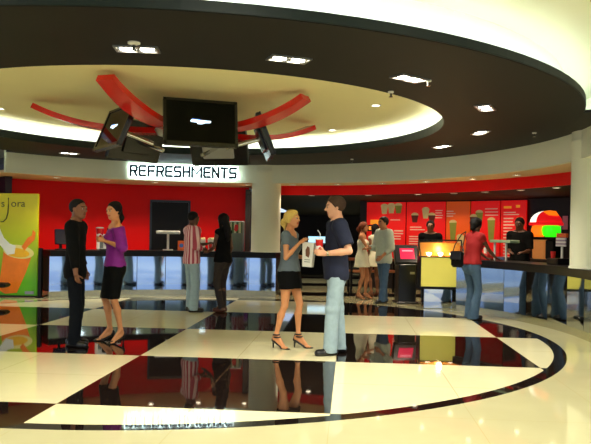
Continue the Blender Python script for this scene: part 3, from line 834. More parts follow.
def stroke_word(mb, word, W, Hh, th, depth, y0, grow=0.0):
    adv = {'M': 1.38}; n = sum(adv.get(c, 1.0) for c in word); pitch = W / n; cur = -W / 2; lw = pitch * 0.68
    for i, ch in enumerate(word):
        a_ = adv.get(ch, 1.0) * pitch; ww = lw + a_ - pitch; x0 = cur + (a_ - ww) / 2; cur += a_
        for pl in STR[ch]:
            P = [Vector((x0 + x * ww, 0, (z - .5) * (Hh - th))) for x, z in pl]
            for a, b in zip(P[:-1], P[1:]):
                d = (b - a).normalized(); tk = th * (0.68 if ch == 'M' and not grow and abs(d.x) > .1 else 1.0); nn = Vector((-d.z, 0, d.x)) * (tk / 2 + grow); e = d * (tk * 0.5 + grow)
                q = [a - e - nn, b + e - nn, b + e + nn, a - e + nn]
                mb.prism([(p.x, p.z) for p in q], depth, Matrix.Translation((0, y0, 0)))
    return mb
SA, SB = Vector((-3.53, 14.88, 0)), Vector((-1.29, 15.15, 0))
sd = SB - SA; sc_ = (SA + SB) / 2
sg = thing('lit_sign', 'glowing sign reading REFRESHMENTS on the cream bulkhead over the counter', 'sign', (sc_.x, sc_.y - 0.10, 2.66), math.atan2(sd.y, sd.x))
m_halo = mat('halo_glow', (0.9, 1, 1), 0.5, emit=2.6, ecol=(0.85, 1.0, 0.97), var=0)  # glowing plates stand in for the letters' light on the wall
stroke_word(MB(), 'REFRESHMENTS', sd.length * 1.01, 0.25, 0.05, 0.02, 0.055, grow=0.026).build('halo', m_halo, sg)
stroke_word(MB(), 'REFRESHMENTS', sd.length * 1.01, 0.25, 0.05, 0.03, 0.0).build('lettering', mat('sign_letters', rgb(24, 56, 78), 0.35, var=0.05), sg)
bk = MB()
for k in range(12): bk.cyl((-sd.length / 2 + (k + .5) * sd.length / 12, 0.07, 0), (-sd.length / 2 + (k + .5) * sd.length / 12, 0.15 + 0.06 * (1 - abs(k - 5.5) / 5.5), 0), 0.008, n=6)
bk.build('bracket', m_steel, sg)
# ------------------------------------------------------------------ hanging spider of red arms with screens
m_spider = mat('red_lacquer', rgb(206, 20, 8), 0.25, var=0.05, scale=5, coat=0.3)
HX0, HY0 = -1.5, 9.62
sp = thing('hanging_frame', 'red five armed frame hanging under the cream inner ceiling', 'screen mount', (HX0, HY0, 0))
MB().cyl((0, 0, 2.76), (0, 0, Z_IN), 0.05, n=16).build('drop_pole', m_steel, sp, smooth=True)
hb = MB(); hb.lathe([(0.30, 2.66), (0.42, 2.70), (0.46, 2.76), (0.42, 2.82), (0.25, 2.86)], n=30); hb.build('hub', mat('silver_hub', rgb(190, 188, 185), 0.3, 0.7, var=0.04), sp, smooth=True)
TIPS = [(250.5, 1.95), (178, 2.15), (331, 1.83), (43, 2.35), (108, 2.0)]
for a, L in TIPS:
    ar = math.radians(a); d = Vector((math.cos(ar), math.sin(ar), 0)); pts = []
    for k in range(25):
        t = k / 24; r = 0.38 + (L - 0.38) * (t ** 0.9); z = 2.755 + 0.325 * (t ** 2.3)
        pts.append(d * r + Vector((0, 0, z)))
    MB().band(pts, [0.22 + 0.06 * math.sin(PI * min(1, k / 24 * 1.1)) for k in range(25)], 0.075, d.cross(Vector((0, 0, 1)))).build('arm', m_spider, sp, smooth=True)
m_bezel = mat('screen_bezel', rgb(12, 12, 13), 0.25, var=0.05)
m_screen = mat('dark_screen_glass', rgb(5, 7, 7), 0.06, var=0, spec=0.12)
m_logo = mat('screen_picture', rgb(200, 225, 245), 0.4, emit=2.2, ecol=rgb(200, 228, 250), var=0)
m_logo2 = mat('screen_picture_blue', rgb(40, 90, 190), 0.4, emit=1.0, ecol=rgb(60, 120, 220), var=0)
TVA = [(288, 'flat screen facing the viewer in front of the red hub', 0.97), (214, 'flat screen under the wide red arm, seen tilted edge down', 1.05), (142, 'flat screen on the far side of the red hub toward the banner', 1.1), (75.5, 'flat screen with silver back behind the front screen', 1.2), (6, 'flat screen seen edge on beside the front screen', 1.06)]
for i, (a, w_, dist) in enumerate(TVA):
    ar = math.radians(a); W_, H_ = 0.93, 0.60
    x, y = HX0 + dist * math.cos(ar), HY0 + dist * math.sin(ar)
    tilt = math.radians(10 if i == 0 else 22)
    R = Matrix.Rotation(ar + PI / 2, 4, 'Z') @ Matrix.Rotation(-tilt, 4, 'X')
    t = thing('flat_screen', w_, 'screen', (x, y, 2.735 if i == 0 else 2.71), 0, 'screens around the red frame', rot=R.to_euler())
    MB().box((0, 0.03, 0), (W_, 0.06, H_), bev=0.012).build('casing', m_bezel, t)
    bz = MB()
    for c, s in (((0, -0.006, H_ / 2 - .018), (W_, .02, .036)), ((0, -0.006, -H_ / 2 + .024), (W_, .02, .048)), ((-W_ / 2 + .018, -0.006, 0), (.036, .02, H_)), ((W_ / 2 - .018, -0.006, 0), (.036, .02, H_))): bz.box(c, s)
    bz.build('bezel', m_bezel, t)
    MB().box((0, -0.003, 0.006), (W_ - .07, 0.004, H_ - .08)).build('display', m_screen, t)
    lg = MB(); lg.prism([(-.155, .03), (-.13, .048), (-.02, .042), (.15, .036), (.14, .002), (.055, -.004), (.02, -.024), (-.05, -.024), (-.06, .0), (-.15, .004)], 0.002, Matrix.Translation((0, -0.007, 0.0)) @ Matrix.Diagonal((.85, 1, .8, 1)))
    lo_ = lg.build('picture', m_logo, t)
    MB().prism([(-.14, .05), (-.03, .045), (.0, .053), (-.13, .06)], 0.002, Matrix.Translation((0, -0.0075, 0)) @ Matrix.Diagonal((.85, 1, .8, 1))).build('picture_band', m_logo2, lo_)
    MB().box((0, 0.075, 0), (0.5, 0.04, 0.36), bev=.01).build('rear_cover', mat('silver_plastic', rgb(175, 175, 172), 0.35, 0.3, var=0.03) if i in (3,) else m_bezel, t)
    MB().cyl((0, 0.09, 0.0), (0, dist - 0.49, 0.05), 0.03, n=10).build('mount_arm', m_chrome, t, smooth=True)

# ------------------------------------------------------------------ the drink banner at the counter's end
BX0, BX1, BY = -6.75, -5.23, 14.18
bn = thing('banner', 'yellow and green drink banner standing at the end of the counter', 'banner', (BX1, BY, 0), math.radians(-1.0))
def ban(px, py):       # photo pixel -> banner plane
    k = 14.2 / 698.6; return ((px - 40) * k, (297 - py) * k + 0.01 + (px - 40) * 0.0004)
def grad(name, c0, c1, z0, z1):
    m = bpy.data.materials.new(name); m.use_nodes = True; nt = m.node_tree; b = nt.nodes['Principled BSDF']; b.inputs['Roughness'].default_value = 0.35
    tc = nt.nodes.new('ShaderNodeTexCoord'); s_ = nt.nodes.new('ShaderNodeSeparateXYZ'); nt.links.new(tc.outputs['Object'], s_.inputs[0])
    mr = nt.nodes.new('ShaderNodeMapRange'); mr.inputs[1].default_value = z0; mr.inputs[2].default_value = z1; nt.links.new(s_.outputs['Z'], mr.inputs[0])
    cr = nt.nodes.new('ShaderNodeValToRGB'); cr.color_ramp.elements[0].color = (*c0, 1); cr.color_ramp.elements[1].color = (*c1, 1)
    nt.links.new(mr.outputs[0], cr.inputs[0]); nt.links.new(cr.outputs[0], b.inputs['Base Color'])
    b.inputs['Emission Strength'].default_value = 0.16; nt.links.new(cr.outputs[0], b.inputs['Emission Color'])
    return m
m_ban = grad('banner_print', rgb(88, 168, 8), rgb(204, 192, 8), 0.3, 1.75)
MB().box((-0.78, 0.03, 1.055), (1.56, 0.05, 2.09), bev=.008).build('panel', m_ban, bn)
MB().box((-0.78, 0.09, 0.015), (1.6, 0.3, 0.03), bev=.01).build('base', m_blackmatt, bn)
pr = lambda pts, y: MB().prism([ban(*p) for p in pts], 0.003, Matrix.Translation((0, y, 0)))
m_juice = mat('orange_juice_print', rgb(236, 120, 16), 0.4, emit=0.12, var=0.25, scale=5)
m_gl = mat('pale_glass_print', rgb(226, 214, 128), 0.4, emit=0.1, var=0.12, scale=8)
m_milk = mat('milk_print', rgb(226, 226, 214), 0.4, emit=0.12, var=0.06, scale=10)
m_leaf = mat('dark_green_print', rgb(74, 82, 10), 0.4, var=0.05)
gp = pr([(1, 290), (8, 294), (20, 293), (29, 272), (35, 254), (6, 250), (4, 268)], -0.001).build('glass_print', m_juice, bn)
rim = [(21 + 15.5 * math.cos(2 * PI * k / 24) , 252 + 6.8 * math.sin(2 * PI * k / 24) + 0.12 * 15.5 * math.cos(2 * PI * k / 24)) for k in range(24)]
pr(rim, -0.003).build('rim_print', m_gl, gp)
inn = [(20 + 12 * math.cos(2 * PI * k / 24), 253 + 4.6 * math.sin(2 * PI * k / 24) + 0.12 * 12 * math.cos(2 * PI * k / 24)) for k in range(24)]
pr(inn, -0.005).build('juice_print', mat('light_juice_print', rgb(236, 176, 20), 0.4, emit=0.1, var=0.15, scale=12), gp)
pr([(-8, 222), (0, 225), (6, 238), (12, 244), (18, 246), (17, 254), (10, 255), (4, 247), (-3, 240), (-8, 236)], -0.007).build('splash_print', m_milk, bn)
pr([(24, 247), (30, 238), (34, 236), (35, 230), (38, 233), (37, 240), (31, 246), (27, 251)], -0.007).build('splash_print', m_juice, bn)
pr([(28, 291.5), (37, 291.5), (37, 294.5), (28, 294.5)], -0.003).build('corner_mark', mat('lilac_print', rgb(150, 150, 170), 0.4, var=0.2, scale=40), bn)
js = [(9.8, 198), (10.0, 206), (9.6, 213), (8.0, 219), (5.0, 222), (2.5, 222)]
jb = MB().tube([(ban(*p)[0], -0.002, ban(*p)[1]) for p in js], 0.012, 6)
jb.build('letter_stroke', m_leaf, bn)
for word, px_, py_, sz in (('s', 2.5, 207, 0.21), ('o', 12.5, 207, 0.21), ('ra', 18.5, 207, 0.21)):
    me = text_mesh(word, sz, 0.002); me.materials.append(m_leaf)
    o = bpy.data.objects.new('lettering', me); COL.objects.link(o); o.parent = bn
    x, z = ban(px_, py_); o.location = (x, -0.003, z); o.rotation_euler = (PI / 2, 0, 0)
# black post between the banner and the counter
x, y = -5.135, 14.10
bp = thing('black_post', 'narrow black end post between the banner and the mirror counter', 'post', (x, y, 0))
MB().box((0, 0, 0.51), (0.07, 0.10, 0.98), bev=.006).build('upright', m_black, bp)
MB().box((0, 0, 0.01), (0.14, 0.16, 0.02), bev=.004).build('foot_plate', m_black, bp)
# end of a black bench in front of the banner
be = thing('bench', 'black bench end poking in before the drink banner', 'bench', (-6.09, 13.75, 0))
MB().box((0, 0, 0.27), (0.9, 0.3, 0.09), bev=.03).build('seat', m_black, be)
for q in (-1, 1): MB().box((q * 0.3 - 0.1, 0, 0.115), (0.06, 0.2, 0.225), bev=.008).build('leg', m_steel, be)

# ------------------------------------------------------------------ things on the long counter
CT = 0.96
def on_counter(r, a): p = polar(r, a); return (p[0], p[1], CT), math.radians(a - 90)
m_white = mat('white_enamel', rgb(228, 226, 216), 0.35, var=0.03)
m_gray = mat('grey_plastic', rgb(120, 122, 118), 0.4, var=0.06)
m_beige = mat('beige_plastic', rgb(200, 195, 150), 0.45, var=0.06)
m_boxred = mat('carton_red', rgb(206, 24, 22), 0.5, var=0.05)
m_boxgreen = mat('carton_green', rgb(40, 120, 50), 0.5, var=0.05)
m_orange = mat('orange_print', rgb(226, 96, 30), 0.45, var=0.08)
m_bluep = mat('blue_print', rgb(60, 110, 190), 0.45, var=0.08)
m_bottle = mat('brown_bottle_glass', rgb(50, 20, 8), 0.12, var=0.1, coat=0.4)
l, rz = on_counter(5.75, 125.2)
t = thing('till_monitor', 'dark upright till monitor behind the counter end by the banner', 'till', l, rz)
MB().box((0, 0, 0.012), (0.2, 0.18, 0.024), bev=.006).build('base', m_black, t)
MB().box((0, 0.03, 0.12), (0.05, 0.04, 0.2)).build('stem', m_black, t)
MB().box((0, 0, 0.27), (0.26, 0.06, 0.32), Matrix.Rotation(math.radians(-8), 3, 'X'), bev=.01).build('display', mat('blue_black_screen', rgb(24, 26, 44), 0.15, var=0.05), t)
l, rz = on_counter(5.8, 122.4)
t = thing('water_urn', 'pale beige urn on the counter behind the black shirted man', 'urn', l, rz)
MB().lathe([(0.13, 0), (0.14, 0.02), (0.14, 0.20), (0.12, 0.23), (0.03, 0.25)], n=24).build('tank', m_beige, t, smooth=True)
MB().cyl((0, -0.13, 0.05), (0, -0.18, 0.04), 0.014, n=8).build('tap', m_black, t, smooth=True)
MB().lathe([(0.02, 0.25), (0.03, 0.27), (0.01, 0.285)], n=12).build('lid_knob', m_black, t, smooth=True)
l, rz = on_counter(5.78, 115.8)
t = thing('coffee_machine', 'white coffee machine with a dark brew head on the counter', 'coffee machine', l, rz)
MB().box((0, 0.06, 0.17), (0.34, 0.26, 0.34), bev=.02).build('body', m_white, t)
MB().box((0, -0.10, 0.012), (0.30, 0.20, 0.024), bev=.006).build('drip_tray', m_black, t)
MB().lathe([(0.055, -0.10), (0.07, -0.05), (0.07, 0.0), (0.05, 0.03)], (0, -0.10, 0.24), 18).build('brew_head', m_black, t, smooth=True)
MB().cyl((0, -0.10, 0.15), (0, -0.26, 0.13), 0.012, n=8).build('handle', m_black, t, smooth=True)
MB().box((-0.11, -0.075, 0.12), (0.07, 0.01, 0.16)).build('panel', m_gray, t)
l, rz = on_counter(6.055, 115.2)
for k, (dx, w_) in enumerate(((-0.13, 'brown bottle behind the coffee machine, beside the grey cup stack'), (0.02, 'brown bottle behind the coffee machine, toward the purple top'))):
    R_ = Matrix.Rotation(rz, 3, 'Z'); p = Vector(l) + R_ @ Vector((dx, 0, 0))
    t = thing('syrup_bottle', w_, 'bottle', p, rz, 'syrup bottles on the counter')
    MB().lathe([(0.038, 0), (0.04, 0.01), (0.04, 0.34), (0.03, 0.38), (0.014, 0.42), (0.014, 0.47)], n=16).build('bottle', m_bottle, t, smooth=True)
    MB().lathe([(0.016, 0.465), (0.016, 0.49)], n=12).build('cap', m_boxred, t, smooth=True)
    MB().lathe([(0.0408, 0.12), (0.0408, 0.24)], n=16, cap=False).build('label', m_boxgreen, t, smooth=True)
l, rz = on_counter(5.8, 112.9)
t = thing('napkin_holder', 'small dark napkin holder on the counter past the purple top', 'napkin holder', l, rz)
MB().box((0, 0, 0.05), (0.14, 0.10, 0.10), bev=.01).build('case', m_black, t)
MB().box((0, -0.01, 0.105), (0.10, 0.06, 0.03), bev=.004).build('napkins', m_white, t)
l, rz = on_counter(5.85, 102.6)
t = thing('till_stand', 'white topped till stand on the counter before the dark door', 'till', l, rz)
MB().box((0, 0, 0.012), (0.22, 0.2, 0.024), bev=.006).build('base', m_white, t)
MB().box((0, 0, 0.19), (0.05, 0.05, 0.36), bev=.006).build('post', m_white, t)
MB().box((0, 0, 0.40), (0.52, 0.16, 0.07), bev=.012).build('head', m_white, t)
l, rz = on_counter(5.72, 99.7)
t = thing('counter_card', 'small orange and blue card standing on the counter before the dark door', 'sign', l, rz)
MB().box((0, 0, 0.11), (0.16, 0.012, 0.22), Matrix.Rotation(math.radians(-10), 3, 'X'), bev=.003).build('card', m_orange, t)
MB().lathe([(0.045, -0.003), (0.045, 0.003)], (0, -0.012, 0.115), 18, Matrix.Rotation(math.radians(80), 3, 'X')).build('roundel', m_bluep, t)
MB().box((0, 0.03, 0.006), (0.16, 0.10, 0.012)).build('foot', m_white, t)
def carton(loc, rz, label, band):
    t = thing('popcorn_carton', label, 'popcorn carton', loc, rz, 'cartons on the counter')
    b = MB(); b.add([(-.065, -.055, 0), (.065, -.055, 0), (.065, .055, 0), (-.065, .055, 0), (-.085, -.07, .26), (.085, -.07, .26), (.085, .07, .26), (-.085, .07, .26)], [(3, 2, 1, 0), (4, 5, 6, 7), (0, 1, 5, 4), (1, 2, 6, 5), (2, 3, 7, 6), (3, 0, 4, 7)])
    b.build('carton', m_white, t)
    MB().prism([(-.05, .06), (.0, .05), (.02, .15), (-.03, .2), (-.06, .14)], .002, Matrix.Translation((0, -.071, 0))).build('print', band, t)
    pc = MB(); rnd = random.Random(3)
    for k in range(26): pc.lathe([(0.002, -0.016), (0.016, -0.006), (0.017, 0.006), (0.003, 0.016)], (rnd.uniform(-.07, .07), rnd.uniform(-.055, .055), .262 + rnd.uniform(0, .025)), 7)
    o = pc.build('popcorn', mm('popcorn', rgb(238, 222, 160), 0.7, var=0.15, scale=60), t, smooth=True); o['kind'] = 'stuff'
    return t
l, rz = on_counter(5.62, 95.2); carton(l, rz, 'white popcorn carton with green print on the counter behind the striped shirt', m_boxgreen)
l, rz = on_counter(5.62, 93.0); carton(l, rz, 'white popcorn carton with red print on the counter before the long haired woman', m_boxred)
l, rz = on_counter(5.85, 97.1); t = thing('cup_stack', 'stack of white paper cups on the counter at the elbow of the striped shirt', 'cups', l, rz)
cs = MB()
for k in range(6): cs.lathe([(0.036, k * .028), (0.045, k * .028 + .10), (0.047, k * .028 + .103), (0.044, k * .028 + .10)], n=16, cap=False)
cs.build('cups', m_white, t, smooth=True)
l, rz = on_counter(5.86, 87.6)
t = thing('drink_dispenser', 'grey ribbed drink dispenser with a picture panel beside the round pillar', 'dispenser', l, rz)
MB().box((0, 0, 0.34), (0.30, 0.34, 0.68), bev=.015).build('cabinet', m_gray, t)
MB().box((0, -0.174, 0.53), (0.25, 0.008, 0.24)).build('picture_panel', striped('dispenser_print', rgb(196, 190, 150), rgb(70, 96, 60), 60), t)
MB().prism([(-.07, .48), (-.02, .44), (.03, .5), (.02, .6), (-.05, .6)], .002, Matrix.Translation((0.02, -.1805, 0))).build('picture', m_boxred, t)
rb = MB()
for k in range(9): rb.box((-0.12 + k * 0.03, -0.176, 0.21), (0.012, 0.012, 0.36))
rb.build('ribbed_front', striped('rib_green', rgb(126, 140, 116), rgb(92, 112, 88), 210), t)

# ------------------------------------------------------------------ kiosk and lit display case in the gap
m_slate = mat('slate_black', rgb(20, 23, 28), 0.3, var=0.1)
kx, ky = 2.265, 14.28
t = thing('touch_kiosk', 'black ticket kiosk with a tilted pink touchscreen', 'kiosk', (kx, ky, 0), math.radians(6))
MB().box((0, 0.02, 0.40), (0.36, 0.34, 0.80), bev=.015).build('cabinet', m_slate, t)
MB().box((0, 0.0, 0.02), (0.44, 0.42, 0.04), bev=.01).build('base', m_slate, t)
RT = Matrix.Rotation(math.radians(-28), 3, 'X')
h_ = MB().box((0, 0.0, 0.98), (0.50, 0.12, 0.42), RT, bev=.02).build('screen_head', m_slate, t)
sn = RT @ Vector((0, -0.064, 0)) + Vector((0, 0, 0.98))
MB().box(sn + Vector((0.01, 0, 0)), (0.30, 0.006, 0.24), RT).build('touchscreen', mat('pink_screen', rgb(214, 34, 74), 0.2, emit=0.8, ecol=rgb(220, 36, 80), var=0.3, scale=9), h_)
MB().box(sn + Vector((0.01, -0.004, 0.06)), (0.22, 0.006, 0.03), RT).build('screen_banner', mat('pale_pink_screen', rgb(240, 150, 170), 0.2, emit=0.8, var=0.1), h_)
MB().box((0.10, -0.155, 0.62), (0.10, 0.012, 0.05), bev=.003).build('card_reader', m_steel, t)
# display case
dx_, dy_ = 2.80, 13.42
t = thing('display_case', 'glowing yellow fronted glass display case beside the black kiosk', 'display case', (dx_, dy_, 0), math.radians(-4))
m_yel = mat('glowing_yellow_front', rgb(214, 204, 96), 0.4, emit=0.36, ecol=rgb(224, 208, 84), var=0.06, scale=4)
MB().box((0, 0.0, 0.19), (0.66, 0.40, 0.38), bev=.01).build('plinth', bpy.data.materials['smoky_mirror_panel'], t)
MB().box((0, 0.0, 0.40), (0.86, 0.56, 0.05), bev=.006).build('base_frame', m_black, t)
MB().box((0, -0.03, 0.70), (0.78, 0.44, 0.54), bev=.01).build('front_box', m_yel, t)
MB().box((0, -0.254, 0.70), (0.80, 0.008, 0.56)).build('front_panel', m_yel, t)
fm = MB()
for q in (-1, 1):
    fm.box((q * 0.41, 0.0, 0.70), (0.022, 0.52, 0.56))
    fm.cyl((q * 0.41, -0.26, 0.985), (q * 0.41, 0.15, 1.30), 0.012, n=8); fm.cyl((q * 0.41, 0.24, 0.98), (q * 0.41, 0.15, 1.30), 0.012, n=8)
fm.box((0, -0.26, 0.985), (0.84, 0.022, 0.022)); fm.box((0, 0.15, 1.30), (0.84, 0.03, 0.024)); fm.box((0, 0.24, 0.985), (0.84, 0.02, 0.02))
fm.build('frame', m_black, t)
MB().box((0, 0.0, 0.985), (0.78, 0.46, 0.012)).build('shelf', mat('gold_shelf', rgb(214, 150, 60), 0.25, 0.6, var=0.1), t)
gl = bpy.data.materials.new('clear_glass'); gl.use_nodes = True
b_ = gl.node_tree.nodes['Principled BSDF']; b_.inputs['Roughness'].default_value = 0.03; setin(b_, 'Transmission Weight', 1.0); setin(b_, 'IOR', 1.45); b_.inputs['Base Color'].default_value = (0.95, 0.93, 0.85, 1)
gl2 = bpy.data.materials.new('thin_pane'); gl2.use_nodes = True
nt = gl2.node_tree; nt.nodes.clear(); o_ = nt.nodes.new('ShaderNodeOutputMaterial'); ms = nt.nodes.new('ShaderNodeMixShader'); tr = nt.nodes.new('ShaderNodeBsdfTransparent'); gs = nt.nodes.new('ShaderNodeBsdfGlossy'); gs.inputs['Roughness'].default_value = 0.03
ms.inputs[0].default_value = 0.08; nt.links.new(tr.outputs[0], ms.inputs[1]); nt.links.new(gs.outputs[0], ms.inputs[2]); nt.links.new(ms.outputs[0], o_.inputs[0])
p_ = MB(); sl = Vector((0, 0.41, 0.315)); ang = math.atan2(0.315, 0.41)
p_.box((0, -0.055, 1.1425), (0.80, sl.length, 0.006), Matrix.Rotation(ang, 3, 'X')); p_.build('glass_top', gl2, t)
for k in range(3):
    c = MB().lathe([(0.02, 0), (0.045, 0.03), (0.05, 0.06), (0.0, 0.07)], (-0.22 + 0.22 * k, 0.06, 0.995), 14).build('warm_lamp', m_lampwarm, t, smooth=True)
MB().box((0, 0.22, 1.12), (0.78, 0.012, 0.26)).build('back_panel', mat('gold_back', rgb(190, 130, 50), 0.3, 0.3, var=0.1), t)
l_ = lamp('case_lamp', 'POINT', (0, 0.02, 1.12), 12, (1, 0.75, 0.35), t, shadow_soft_size=0.05)

# ------------------------------------------------------------------ menu boards on the bar wall
m_menu = mat('red_board_glow', rgb(206, 16, 10), 0.35, emit=0.45, ecol=rgb(230, 14, 8), var=0.05, scale=2)  # slight glow added to the colour of boards lit by spots
m_menu2 = mat('orange_board_glow', rgb(226, 84, 16), 0.35, emit=0.28, ecol=rgb(236, 90, 16), var=0.08, scale=2)  # orange board, glow added to its colour as well
m_text = mat('white_menu_print', rgb(236, 190, 170), 0.5, emit=0.2, var=0.05)
m_text2 = mat('orange_menu_print', rgb(240, 150, 40), 0.5, emit=0.5, var=0.05)
m_cupp = mat('pale_cup_print', rgb(206, 180, 120), 0.5, emit=0.25, var=0.2, scale=14)
m_cupg = mat('green_cup_print', rgb(130, 130, 50), 0.5, emit=0.25, var=0.2, scale=14)
m_cupd = mat('dark_cup_print', rgb(90, 24, 14), 0.5, emit=0.1, var=0.2, scale=14)
BR = 9.22
def board(a0, a1, label, m, cups, lines, z0=0.75, z1=2.24):
    am_ = (a0 + a1) / 2; p = polar(BR, am_); wd = -0.014 + 2 * BR * math.sin(math.radians(abs(a1 - a0) / 2)) - 0.015
    t = thing('menu_board', label, 'menu board', p, math.radians(am_ - 90), 'menu boards on the bar wall')
    MB().box((0, 0.0, (z0 + z1) / 2), (wd, 0.04, z1 - z0), bev=.006).build('panel', m, t)
    for (fx, z, hh, mt) in cups:
        x = (fx - .5) * wd
        c = MB().prism([(x - .06, z), (x + .06, z), (x + .095, z + hh), (x - .095, z + hh)], .004, Matrix.Translation((0, -.026, 0))).build('drink_print', mt, t)
        MB().prism([(x + .1 * math.cos(k * PI / 8), z + hh + .07 * math.sin(k * PI / 8)) for k in range(9)], .004, Matrix.Translation((0, -.027, 0))).build('foam_print', m_cupp, c)
    for (f0, f1, z, hh, mt) in lines:
        MB().box(((f0 + f1 - 1) / 2 * wd, -.024, z), ((f1 - f0) * wd, .006, hh)).build('print_line', mt, t)
def rows(f0, f1, zt, n, dz=.065, hh=.022, mt=None, seed=1):
    r = random.Random(seed); return [(f0, f0 + (f1 - f0) * r.uniform(.7, 1), zt - k * dz, hh, mt or m_text) for k in range(n)]
board(61.6, 68.3, 'red menu board with three cup pictures behind the pale shirted man', m_menu, [(.46, 1.93, .2, m_cupp), (.64, 1.95, .2, m_cupp), (.82, 1.95, .2, m_cupg)], rows(.62, .95, 1.78, 1) + rows(.72, .95, 1.5, 4, .07, .03, seed=2) + [(.1, .45, 1.72, .12, m_text2)])
board(55.0, 61.6, 'red menu board with dark cups and a text column above the kiosk', m_menu, [(.22, 1.72, .18, m_cupd), (.5, 1.82, .22, m_cupp), (.66, 1.74, .16, m_cupd)], rows(.1, .5, 1.6, 2) + rows(.08, .55, 1.36, 8, .062, .024, seed=3) + rows(.75, .98, 2.02, 4, .06, seed=4))
board(51.0, 55.0, 'orange lit menu board with a tall drink above the yellow display case', m_menu2, [(.3, 1.3, .42, m_cupg), (.62, 1.15, .22, m_cupp)], rows(.02, .4, 2.0, 3, .06, seed=8))
board(46.2, 51.0, 'red menu board with a big foaming drink behind the woman in red', m_menu, [(.3, 1.62, .34, m_cupg), (.1, 1.62, .24, m_cupd), (.72, 1.28, .5, m_cupg)], rows(.5, .98, 2.05, 3, .075, .02, seed=5) + rows(0, .4, 1.45, 4, .05, seed=6))
board(42.0, 46.2, 'red menu board with an orange heading and long price list', m_menu, [], [(.12, .42, 2.08, .05, m_text2), (.6, .75, 2.1, .06, m_text2)] + rows(.12, .75, 1.96, 2, .05) + rows(.12, .6, 1.82, 14, .075, .03, seed=7) + [(.65, .85, 1.8, .1, m_text2)])
# ------------------------------------------------------------------ bar things behind the counter on the far side
x, y, _ = polar(8.35, 37); bb = thing('back_bar', 'dark back bar cabinet carrying the glowing slush machine', 'cabinet', (CX, CY, 0))
MB().arc(8.0, 8.6, 0.0, 0.90, 20, 48, 24, (0, 0)).build('cabinet', m_black, bb)
MB().arc(7.95, 8.65, 0.90, 0.94, 20, 48, 24, (0, 0)).build('worktop', m_brown, bb)
p = polar(8.25, 34.9, 0.94)
t = thing('slush_machine', 'glowing slush machine with a red and white dome over orange and green tubs', 'slush machine', p, math.radians(34.9 - 90))
m_gred = mat('glow_red', rgb(220, 20, 24), 0.3, emit=0.9, var=0.05); m_gwh = mat('glow_white', rgb(240, 232, 214), 0.3, emit=1.5, var=0.2, scale=20)
m_gor = mat('glow_orange', rgb(240, 110, 16), 0.3, emit=1.2, var=0.2, scale=8); m_ggr = mat('glow_green', rgb(50, 230, 20), 0.25, emit=1.2, var=0.2, scale=6)
MB().box((-0.08, 0, 0.20), (0.30, 0.3, 0.40), bev=.02).build('base', mat('copper_base', rgb(224, 140, 70), 0.4, emit=0.35, var=0.2, scale=6), t)
MB().box((0.18, 0, 0.2), (0.2, 0.28, 0.4), bev=.02).build('motor_housing', m_black, t)
MB().box((0, 0, 0.43), (0.64, 0.34, 0.05), bev=.01).build('deck', m_black, t)
MB().lathe([(0.10, 0.46), (0.14, 0.50), (0.15, 0.60), (0.13, 0.68), (0.08, 0.70)], (-0.18, 0, 0), 20).build('tub', m_gor, t, smooth=True)
MB().lathe([(0.12, 0.46), (0.17, 0.50), (0.19, 0.60), (0.18, 0.68), (0.10, 0.71)], (0.13, 0, 0), 20).build('tub', m_ggr, t, smooth=True)
MB().lathe([(0.335, 0.70), (0.345, 0.72), (0.335, 0.76)], n=32).build('rim', m_gred, t, smooth=True)
for nm, a0, a1, mt in (('dome', 120, 268, m_gwh), ('dome', 268, 480, m_gred)):
    d = MB(); vs, fs = [], []; n, mrows = 14, 7
    for i in range(mrows + 1):
        e = PI / 2 * i / mrows
        for k in range(n + 1):
            a = math.radians(a0 + (a1 - a0) * k / n); vs.append((0.32 * math.cos(e) * math.cos(a), 0.32 * math.cos(e) * math.sin(a), 0.76 + 0.24 * math.sin(e)))
    for i in range(mrows):
        for k in range(n): fs.append((i * (n + 1) + k, i * (n + 1) + k + 1, (i + 1) * (n + 1) + k + 1, (i + 1) * (n + 1) + k))
    d.add(vs, fs); o = d.build(nm, mt, t, smooth=True)
    md = o.modifiers.new('thick', 'SOLIDIFY'); md.thickness = 0.008
MB().lathe([(0.10, 0.88), (0.18, 0.90), (0.12, 0.99), (0.02, 1.004)], (0.1, -0.02, 0.004), 18).build('dome_patch', m_gor, t, smooth=True)
for q in (-1, 1): MB().cyl((q * 0.30, 0.08, 0.45), (q * 0.30, 0.08, 0.71), 0.012, n=8).build('post', m_chrome, t)
p = polar(9.26, 36.3, 1.55); t = thing('small_poster', 'small pink framed poster on the dark bar wall beside the pillar', 'poster', p, math.radians(36.3 - 90))
MB().box((0, 0, 0.17), (0.16, 0.02, 0.34), bev=.004).build('frame', m_black, t)
MB().box((0, -0.011, 0.17), (0.13, 0.004, 0.30)).build('print', mat('pink_print', rgb(190, 110, 120), 0.4, emit=0.15, var=0.25, scale=9), t)
l, rz = on_counter(5.82, 11.5)
t = thing('till', 'till with an orange topped white display on the counter before the corner pillar', 'till', l, rz)
MB().box((0, 0.02, 0.05), (0.30, 0.3, 0.10), bev=.012).build('base', m_black, t)
MB().cyl((0, 0.05, 0.09), (0, 0.05, 0.30), 0.02, n=10).build('stem', m_white, t, smooth=True)
MB().box((0, 0.03, 0.36), (0.26, 0.03, 0.15), bev=.006).build('display', striped('till_print', rgb(220, 216, 220), rgb(150, 130, 160), 120, 'Z'), t)
MB().box((0.03, 0.03, 0.46), (0.27, 0.04, 0.07), bev=.006).build('header', m_orange, t)
MB().lathe([(0.03, .10), (0.04, .20), (0.042, .205)], (-0.07, -0.06, 0), 14).build('cup', m_boxred, t, smooth=True)
l, rz = on_counter(5.78, 25.2)
t = thing('counter_shelf', 'glass shelf with green edge on white posts standing on the bar counter', 'shelf', l, rz)
